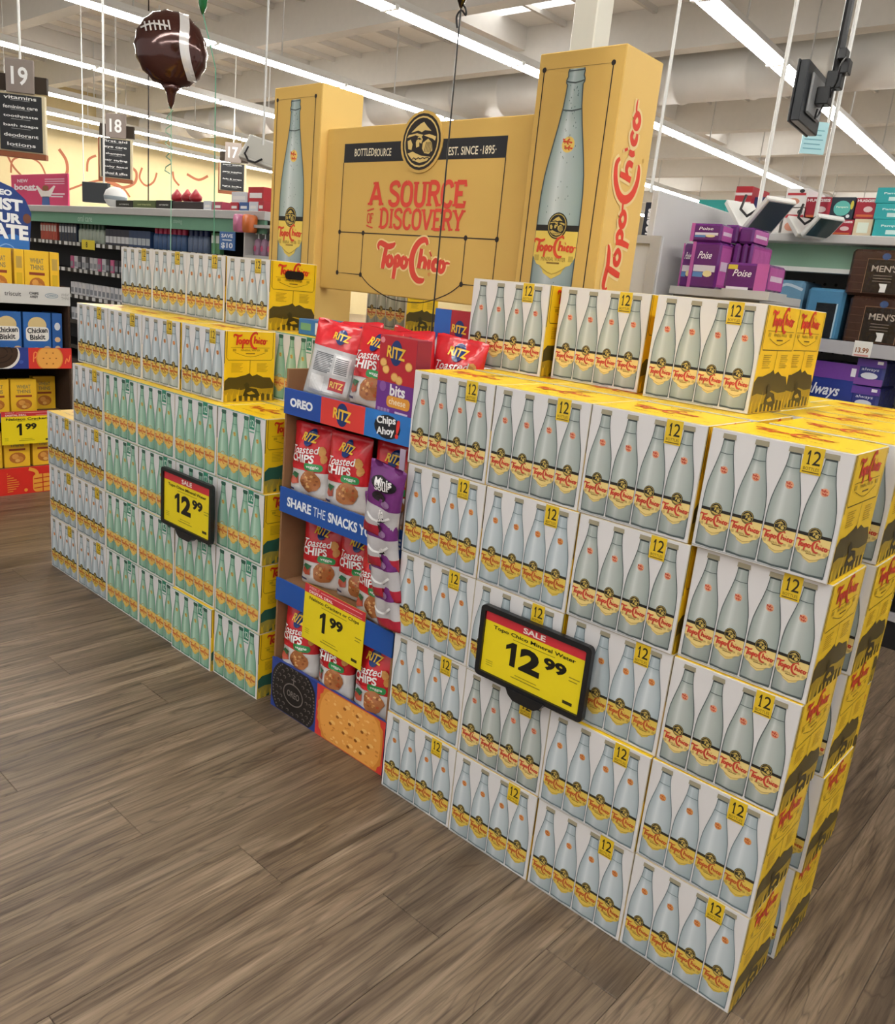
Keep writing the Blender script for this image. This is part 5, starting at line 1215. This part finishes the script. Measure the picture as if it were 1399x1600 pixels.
def mens(p, W, Ht):
    fr = H('8a6a50'); p.stroke([(W*.28, Ht*.06), (W*.28, Ht*.80), (W*.86, Ht*.80), (W*.86, Ht*.06)], Ht*.012, fr, 2, 0)
    p.rect(W*.29, Ht*.08, W*.85, Ht*.78, H('241c16'), 2); p.text("MEN'S", W*.58, Ht*.60, Ht*.14, H('a89c90'), 4, w=W*.42, bold=.02); p.disc(W*.57, Ht*.86, W*.07, Ht*.07, H('39507a'), 4, 14)
    for k in range(3): p.rect(W*.42, Ht*(.44-.06*k), W*.72, Ht*(.46-.06*k), H('6a6058'), 4)
    p.poly([(W*.56, Ht*.10), (W*.66, Ht*.10), (W*.67, Ht*.28), (W*.54, Ht*.28), (W*.57, Ht*.2)], H('e2e0dc'), 4)
    for k in range(5): p.rect(0.01, Ht*(.12+.16*k), W*.26, Ht*(.125+.16*k), H('6b4c3a'), 2)
zm = onY(1399, 466, HY).z
soft('pad_pack', "brown men's pad pack on the shelf, lower of two", 'pad pack', (1322, 1420, 464, 536), HY-.005, .30, '3b251b', mens, zb=sz[0], group='brown pad packs')
soft('pad_pack', "brown men's pad pack on the shelf, upper of two", 'pad pack', (1326, 1424, 390, 464), HY-.005, .30, '3b251b', mens, zb=sz[0]+.0005+(onY(1371, 464, HY-.005).z-sz[0]), group='brown pad packs')
def always(p, W, Ht):
    p.rect(0, Ht*.78, W, Ht, H('6c3f93'), 2); p.text('always', W*.40, Ht*.60, Ht*.20, H('e8eaf2'), 3, w=W*.62, shear=.25, bold=.02); p.text('discreet', W*.38, Ht*.40, Ht*.10, H('c8cfe0'), 3, w=W*.5, shear=.2)
    p.stroke([(0, Ht*.26), (W*.3, Ht*.24), (W*.7, Ht*.12)], Ht*.06, H('b02f6a'), 3, 3); p.rect(W*.0, 0, W*.5, Ht*.18, H('d8b931'), 3); p.disc(W*.8, Ht*.16, W*.11, Ht*.15, H('dcdadd'), 4, 14); p.rect(W*.86, Ht*.84, W*.95, Ht*.95, H('e6e4ea'), 3)
soft('pad_pack', 'blue and purple pad pack with cursive lettering below the brown packs', 'pad pack', (1255, 1338, 565, 640), HY+.02, .30, '2a3a86', always, zb=sz[1], group='blue pad packs')
def always2(p, W, Ht): p.rect(0, Ht*.72, W, Ht, H('5d3f93'), 2); p.rect(0, Ht*.05, W, Ht*.3, H('7a4a9c'), 2); p.disc(W*.5, Ht*.4, W*.3, Ht*.12, H('d9dce6'), 3, 12); p.text('always', W*.5, Ht*.62, Ht*.14, H('d8dcec'), 3, w=W*.6, shear=.2); p.rect(W*.7, Ht*.84, W*.9, Ht*.95, H('e6e4ea'), 3)
zb_ = sz[1]
for k in range(3):
    soft('pad_pack', 'small blue and purple pad pack in the pile beside the wide one, '+['bottom', 'middle', 'topmost'][k], 'pad pack', (1338, 1384, 556, 600), HY+.02, .28, '33397c', always2, zb=None, group='small blue pad packs')
    o = D.objects[-1] if False else None
PILE = [ob for ob in D.objects if ob.get('group') == 'small blue pad packs']
hgt = rectpx(1338, 1384, 556, 600, HY+.02); hgt = hgt[3]-hgt[2]
for k, ob in enumerate(PILE): ob.location.z = sz[1]+k*(hgt+.0005)
x0, x1, z0, z1 = rectpx(1332, 1361, 533, 558, HY-.03)
box_thing('price_tag', 'white shelf price tag reading 13.99 under the brown packs', 'price sign', x0, x1, z0, z1, HY-.016, .003, H('e4e2dc'), lambda p, W, Ht: (p.text('13.99', W*.5, Ht*.42, Ht*.34, H('8a4f1d'), 2, w=W*.72, bold=.03), p.rect(W*.1, Ht*.05, W*.9, Ht*.15, H('c98a80'), 2)))

# cartons standing on the right shelving
def rtop(px, label, col, art, dp=.22, Y=HY+.06, zb=None):
    x0, x1, z0, z1 = rectpx(*px, Y)
    return box_thing('diaper_box', label, 'carton', x0, x1, (rz1+.0005) if zb is None else zb, z1, Y, dp, {'base': H(col)}, art, 0, 'paper', 'cartons on the right shelving top')
HR = '9c1f33'
def hug(p, W, Ht): p.text('HUGGIES', W*.5, Ht*.86, Ht*.13, H('f0e8e8'), 2, w=W*.9, bold=.04); p.disc(W*.62, Ht*.45, W*.22, Ht*.14, H('dcc3c3'), 2, 14); p.rect(W*.1, Ht*.1, W*.9, Ht*.2, H('c96a3c'), 2)
def hugv(p, W, Ht): p.rect(W*.08, Ht*.62, W*.92, Ht*.75, H('b3323c'), 2); p.disc(W*.72, Ht*.85, W*.12, Ht*.10, H('2a2a2c'), 2, 10); p.disc(W*.4, Ht*.3, W*.28, Ht*.18, H('c98a74'), 2, 14)
def pamp(p, W, Ht): p.disc(W*.5, Ht*.50, W*.36, Ht*.34, H('5fb8ae'), 2, 20); p.text('Pampers', W*.5, Ht*.55, Ht*.10, H('eaf4e6'), 3, w=W*.5, bold=.02); p.disc(W*.9, Ht*.65, W*.07, Ht*.2, H('d8c84a'), 2, 10); p.disc(W*.8, Ht*.15, W*.08, Ht*.08, H('e4e8ec'), 2, 10)
def teal(p, W, Ht): p.text('Pampers', W*.5, Ht*.62, Ht*.16, H('dff0ee'), 2, w=W*.6, bold=.02); p.rect(W*.35, Ht*.15, W*.65, Ht*.4, H('c9e4e2'), 2)
zA = onY(1300, 345, HY+.06).z
rtop((1250, 1292, 338, 365), 'teal low carton under a red one on the right shelving top', '2f9a94', None)
rtop((1258, 1298, 308, 343), 'red diaper carton left of the dark heart-print one', HR, hug, zb=onY(1275, 343, HY+.06).z)
rtop((1300, 1333, 343, 366), 'red diaper carton at the bottom under the dark heart-print one', HR, hug)
rtop((1298, 1335, 308, 342), 'dark diaper carton with teal heart print on the right shelving top', '1f2c38', pamp, zb=onY(1316, 343, HY+.06).z)
rtop((1334, 1363, 342, 367), 'cream and green carton below the right red carton', 'd3c3a4', lambda p, W, Ht: p.rect(W*.2, Ht*.2, W*.8, Ht*.8, H('d9e4d6'), 2))
rtop((1337, 1370, 309, 341), 'red diaper carton between the heart-print and the teal cartons', HR, hug, zb=onY(1352, 342, HY+.06).z)
za = onY(1392, 343, HY+.04).z; zb2 = onY(1392, 318, HY+.04).z
rtop((1365, 1425, 343, 368), 'teal carton at the bottom of the right edge pile', '259a9e', teal, .24, HY+.04)
rtop((1367, 1427, 318, 343), 'teal carton in the middle of the right edge pile', '259a9e', teal, .24, HY+.04, za+.001)
rtop((1370, 1430, 293, 317), 'teal carton on top of the right edge pile', '259a9e', teal, .24, HY+.04, zb2+.001)
rtop((1224, 1257, 325, 362), 'white diaper carton with pink drawing behind the hanging screens', 'dcd6d2', hugv)
rtop((1228, 1262, 294, 324), 'white diaper carton with black spots on top of another', 'e2e0de', hugv, zb=onY(1245, 324, HY+.06).z+.001)
rtop((1195, 1222, 306, 360), 'tall plain white carton left of the spotted one', 'd9d6d2', None)
rtop((1168, 1192, 308, 358), 'dark blue carton at the left end of the right shelving top', '26305c', None)
rtop((1146, 1172, 291, 356), 'red soft carton stack end on the right shelving top', 'a5202c', lambda p, W, Ht: (p.rect(0, Ht*.6, W, Ht*.66, H('e6dcdc'), 2), p.rect(0, Ht*.8, W, Ht*.86, H('e6dcdc'), 2)), .2, HY+.02)
# cartons further left
x0, x1, z0, z1 = rectpx(1090, 1134, 312, 345, HY+.9)
box_thing('stock_carton', 'teal carton on a further shelf behind the grey side panel', 'carton', x0, x1, 0, z1, HY+.9, .3, H('2f9a94'))
x0, x1, z0, z1 = rectpx(1006, 1026, 316, 366, dY+.3)
box_thing('diaper_box', 'navy carton with white upright lettering beside the right tower', 'carton', x0, x1, 0, z1, dY+.3, .2, {'base': H('1d2333')}, lambda p, W, Ht: p.text('HUGGIES', W*.65, Ht-.10, .045, H('e8e8ea'), 2, w=.15, bold=.04, rot=math.pi/2))

# ================================================================ HANGING THINGS
def rod_to_ceiling(b, x, y, z, r=.010, col=H('d6d6d2')): b.tube([(x, y, z), (x, y, ZC)], r, col, 6)
def scanner(pc, Y, rot, label, sc=1.0, flat=False):
    c = onY(pc[0], pc[1], Y)
    t = thing('hanging_screen', label, 'hanging screen', (c.x, c.y, c.z), rot, 'white hanging screens')
    if flat:
        b = MB(); b.box(-.15, .15, -.03, .02, -.10, .10, H('dad9d2'), .006); o = b.build('screen_case', M['plastic'], t); o.rotation_euler = (R(-30), R(14), 0)
        b = MB(); b.box(-.13, .13, -.034, -.031, -.085, .085, H('c9c8c0')); b.build('back_plate', M['plastic'], o)
        k = MB(); k.tube([(-.08, -.08, .03), (-.09, -.11, -.02), (-.05, -.13, -.07), (.0, -.12, -.08), (.04, -.09, -.05)], .008, H('17171a'), 6); k.build('cable', M['plastic'], t)
    else:
        for s_ in (-1, 1):
            b = MB(); b.box(-.012, .012, -.07, .07, 0, .17*sc, H('d9d8d4'), .004); o = b.build('screen_case', M['plastic'], t, (s_*.012, 0, -.05)); o.rotation_euler = (0, s_*R(48), 0)
            b = MB(); b.box(.0125 if s_ > 0 else -.014, .014 if s_ > 0 else -.0125, -.06, .06, .015, .16*sc, H('39494a')); b.build('screen', M['screen'], o)
        k = MB(); k.tube([(-.07, -.02, .09), (-.05, -.05, .03), (0, -.05, .0), (.03, -.02, .03)], .006, H('17171a'), 6); k.build('cable', M['plastic'], t)
    b = MB(); b.tube([(.0, .0, -.02), (.0, .0, ZC-c.z)], .0085, H('d8d8d4'), 8); b.build('rod', M['metal'], t)
scanner((411, 240), 2.4, R(28), 'white hanging screen seen from behind beside the left cardboard tower', 1, True)
scanner((1183, 340), 2.05, R(-30), 'white hanging screen pair above the purple packs', 1.0)
scanner((1272, 352), 2.47, R(-30), 'white hanging screen pair in front of the red cartons', .72)
# black monitor on a black pole
c = onY(1272, 155, 2.25); MS = .66
t = thing('black_monitor', 'black monitor on a black ceiling pole at the upper right', 'monitor', (c.x, c.y, c.z), R(-84)); t.scale = (MS, MS, MS)
b = MB(); b.box(-.24, .24, -.055, .0, -.17, .17, H('23262a'), .006); b.box(-.24, .24, -.070, -.056, -.175, .175, H('101113'), .003); o = b.build('screen_case', M['plastic'], t)
b = MB(); b.box(-.16, .16, .0, .02, -.11, .12, H('7c7d7e'), .01); b.build('back_shell', M['metal'], t)
b = MB(); b.box(-.05, .05, .02, .10, -.04, .06, H('141517'), .005); b.box(-.04, .04, .06, .15, .05, .15, H('141517'), .005); b.build('mount', M['plastic'], t)
b = MB(); b.tube([(0, .10, .05), (0, .10, (ZC-c.z)/MS)], .026, H('131315'), 8); b.build('pole', M['metal'], t)
b = MB(); b.box(-.035, .05, .13, .18, .13, .21, H('161618'), .004); b.box(.0, .09, .11, .16, .20, .26, H('161618'), .004); b.build('power_supply', M['plastic'], t)
for pth in ([(.05, .15, .2), (.12, .17, .20), (.16, .16, .14), (.12, .15, .08), (.05, .12, .05), (.02, .1, .0)], [(.02, .12, .1), (.03, .08, -.02), (.01, .05, -.09), (.04, .04, -.12), (.06, .05, -.07)]):
    k = MB(); k.tube(crom(pth, 5), .006, H('121214'), 6); k.build('cable', M['plastic'], t)
c2 = onY(1273, 214, 2.75)
sg = thing('info_sign', 'small pale blue hanging sign below the black monitor', 'sign', (c2.x, c2.y, c2.z), R(35))
b = MB(); b.box(-.055, .055, -.005, .005, -.075, .065, H('a9d3da')); b.build('sign_board', M['plastic'], sg)
p = Print(front_fn(-.005), .001)
for k in range(5): p.rect(-.045, -.055+.02*k, .04-.01*(k % 2), -.050+.02*k, H('6fa3b0'), 1)
p.build('sign_lettering', M['plastic'], sg)
b = MB(); b.tube([(.05, .0, .06), (.05, .0, ZC-c2.z)], .006, H('d8d8d4'), 6); b.build('rod', M['metal'], sg)
# plain hanging rods and wires
for k, (px_, Y, z_, lab) in enumerate(((128, 4.5, 2.2, 'thin white rod hanging from the ceiling left of the foil ball'), (7, 5.0, 3.2, 'thin white rod hanging at the far left picture edge'), (1045, 2.2, 1.9, 'thin white rod hanging right of the right cardboard tower'))):
    c = onY(px_, 120, Y); b = MB(); b.tube([(c.x, Y, z_), (c.x, Y, ZC)], .008, H('d8d8d4'), 6); o = b.build('hanging_rod', M['metal']); tag(o, lab, 'rod')
c = onY(232, 200, 5.5); b = MB(); b.tube([(c.x, 5.5, 1.9), (c.x, 5.5, ZC)], .010, H('2a2422'), 6); o = b.build('hanging_wire', M['matte']); tag(o, 'thin dark wire hanging from the ceiling right of the 18 sign', 'wire')

# ================================================================ BALLOONS
def foil_balloon(name, label, c, rad, col, art=None, thick=.62, group=None):
    """round foil balloon: two discs with a puckered seam, facing the viewer"""
    yaw = math.atan2(-(c-CAM).x, (c-CAM).y)
    t = thing(name, label, 'balloon', c, yaw, group)
    b = MB(); rings = []; n = 36; N_ = 9
    def surf(a, th, sgn):
        q_ = math.sin(a); r = rad*q_; pk = 1+.018*math.cos(18*th)*q_**6
        return (r*pk*math.cos(th), sgn*rad*thick*math.cos(a), r*pk*math.sin(th))
    for k in range(1, N_+1): rings.append([surf(math.pi/2*k/N_, 2*math.pi*i/n, -1) for i in range(n)])
    for k in range(N_-1, 0, -1): rings.append([surf(math.pi/2*k/N_, 2*math.pi*i/n, 1) for i in range(n)])
    b.loops(rings, lambda i, k: col); b.build('foil_body', M['foil'], t, smooth=True)
    b = MB(); b.tube([(0, 0, -rad*.95), (0, 0, -rad*1.08), (.0, 0, -rad*1.2), (0, 0, -rad*1.36), (0, 0, -rad*1.55)], [.30*rad, .17*rad, .12*rad, .10*rad, .004], col, 10); b.build('neck', M['foil'], t, smooth=True)
    if art:
        def fn(x, z, l):
            d = min(.985, math.hypot(x, z)/rad); return (x, -rad*thick*math.sqrt(1-d*d)-.002-l*3, z)
        p = Print(fn, .0006, .03); art(p); p.build('printed_marks', M['foil'], t)
    return t
fc_ = at(268, 78, 5.0); fr = .178
def ball_art(p):
    wt = H('d9d6d4')
    band = [(.20*fr, .95*fr), (.22*fr, .55*fr), (.20*fr, .1*fr), (.28*fr, -.35*fr), (.45*fr, -.78*fr)]
    pts = crom(band, 6)
    for a, c in zip(pts, pts[1:]): p.poly([(a[0], a[1]), (c[0], c[1]), (c[0]+.26*fr, c[1]-.0*fr), (a[0]+.26*fr, a[1])], wt, 1)
    p.stroke([(-.82*fr, .36*fr), (-.5*fr, .48*fr), (-.1*fr, .46*fr)], .05*fr, wt, 2, 3)
    for k in range(6): x = -.72*fr+.125*fr*k; y = .40*fr+.02*fr*k; p.stroke([(x, y+.13*fr), (x+.01, y-.13*fr)], .045*fr, wt, 2, 0)
foil_balloon('foil_balloon', 'brown round foil balloon printed as an American football', fc_, fr, H('43201a'), ball_art)
def ribbon_obj(label, path, r, col, wt=None):
    b = MB(); b.tube(path, r, col, 5); o = b.build('balloon_string', M['plastic']); tag(o, label, 'string'); return o
ribbon_obj('pale green string hanging below the brown football balloon', [fc_+Vector((0, 0, -fr*1.53)), fc_+Vector((.01, 0, -.6)), (fc_.x, fc_.y, .06)], .0022, H('8fbfa6'))
cur = [fc_+Vector((-.02+.035*math.sin(k*1.7)+.01*math.sin(k*.6), .0, -fr*1.50-.017*k)) for k in range(20)]
ribbon_obj('curled green ribbon tail under the brown football balloon', cur, .0028, H('7fb59b'))
wm = MB(); wm.lathe([(.03, 0), (.035, .02), (.02, .05), (.01, .06)], 12, lambda i: H('3f8a66')); o = wm.build('balloon_weight', M['foil'], None, (fc_.x, fc_.y, 0)); tag(o, 'green balloon weight on the floor behind the left stack', 'balloon weight')
# green balloon above the left stack
wp = onZ(333, 490, 5*CH); gz = 2.565
foil_balloon('foil_balloon', 'green foil balloon cut off by the top edge of the photo', Vector((wp.x-.12, wp.y, gz)), .16, H('1f6b3c'))
ribbon_obj('long green string down to the left water stack', [Vector((wp.x-.12, wp.y, gz-.16*1.5)), Vector((wp.x-.02, wp.y, gz-.45)), Vector((wp.x, wp.y, 5*CH+.06))], .0022, H('4f8f74'))
wt_ = thing('balloon_weight', 'small folded green foil weight on the left water stack', 'balloon weight', (wp.x, wp.y, 5*CH))
for k in range(3):
    b = MB(); b.tube([(-.02+.02*k, 0, 0.003), (-.005+.01*k, 0, .06), (.0+.02*k, 0, .003)], .006, H('8fb5a4'), 6); b.build('foil_loop', M['foil'], wt_)
# dark balloon over the rack, only its neck in frame
kp = onY(676, 500, .20); tz = onY(731, 14, .20).z
bt = foil_balloon('foil_balloon', 'dark balloon above the rack with only its knotted neck in frame', Vector((kp.x, .20, tz+.30)), .19, H('1c0f10'))
kn = MB(); kn.tube(crom([(0, 0, -.285), (.012, 0, -.295), (.014, 0, -.31), (.002, 0, -.30), (-.008, 0, -.315), (-.004, 0, -.34)], 4), .0025, H('161214'), 5); kn.build('knot_bow', M['plastic'], bt)
ribbon_obj('thin black string running down in front of the header sign', [(kp.x, .20, tz+.01), (kp.x, .20, kp.z-.12)], .0022, H('17120f'))
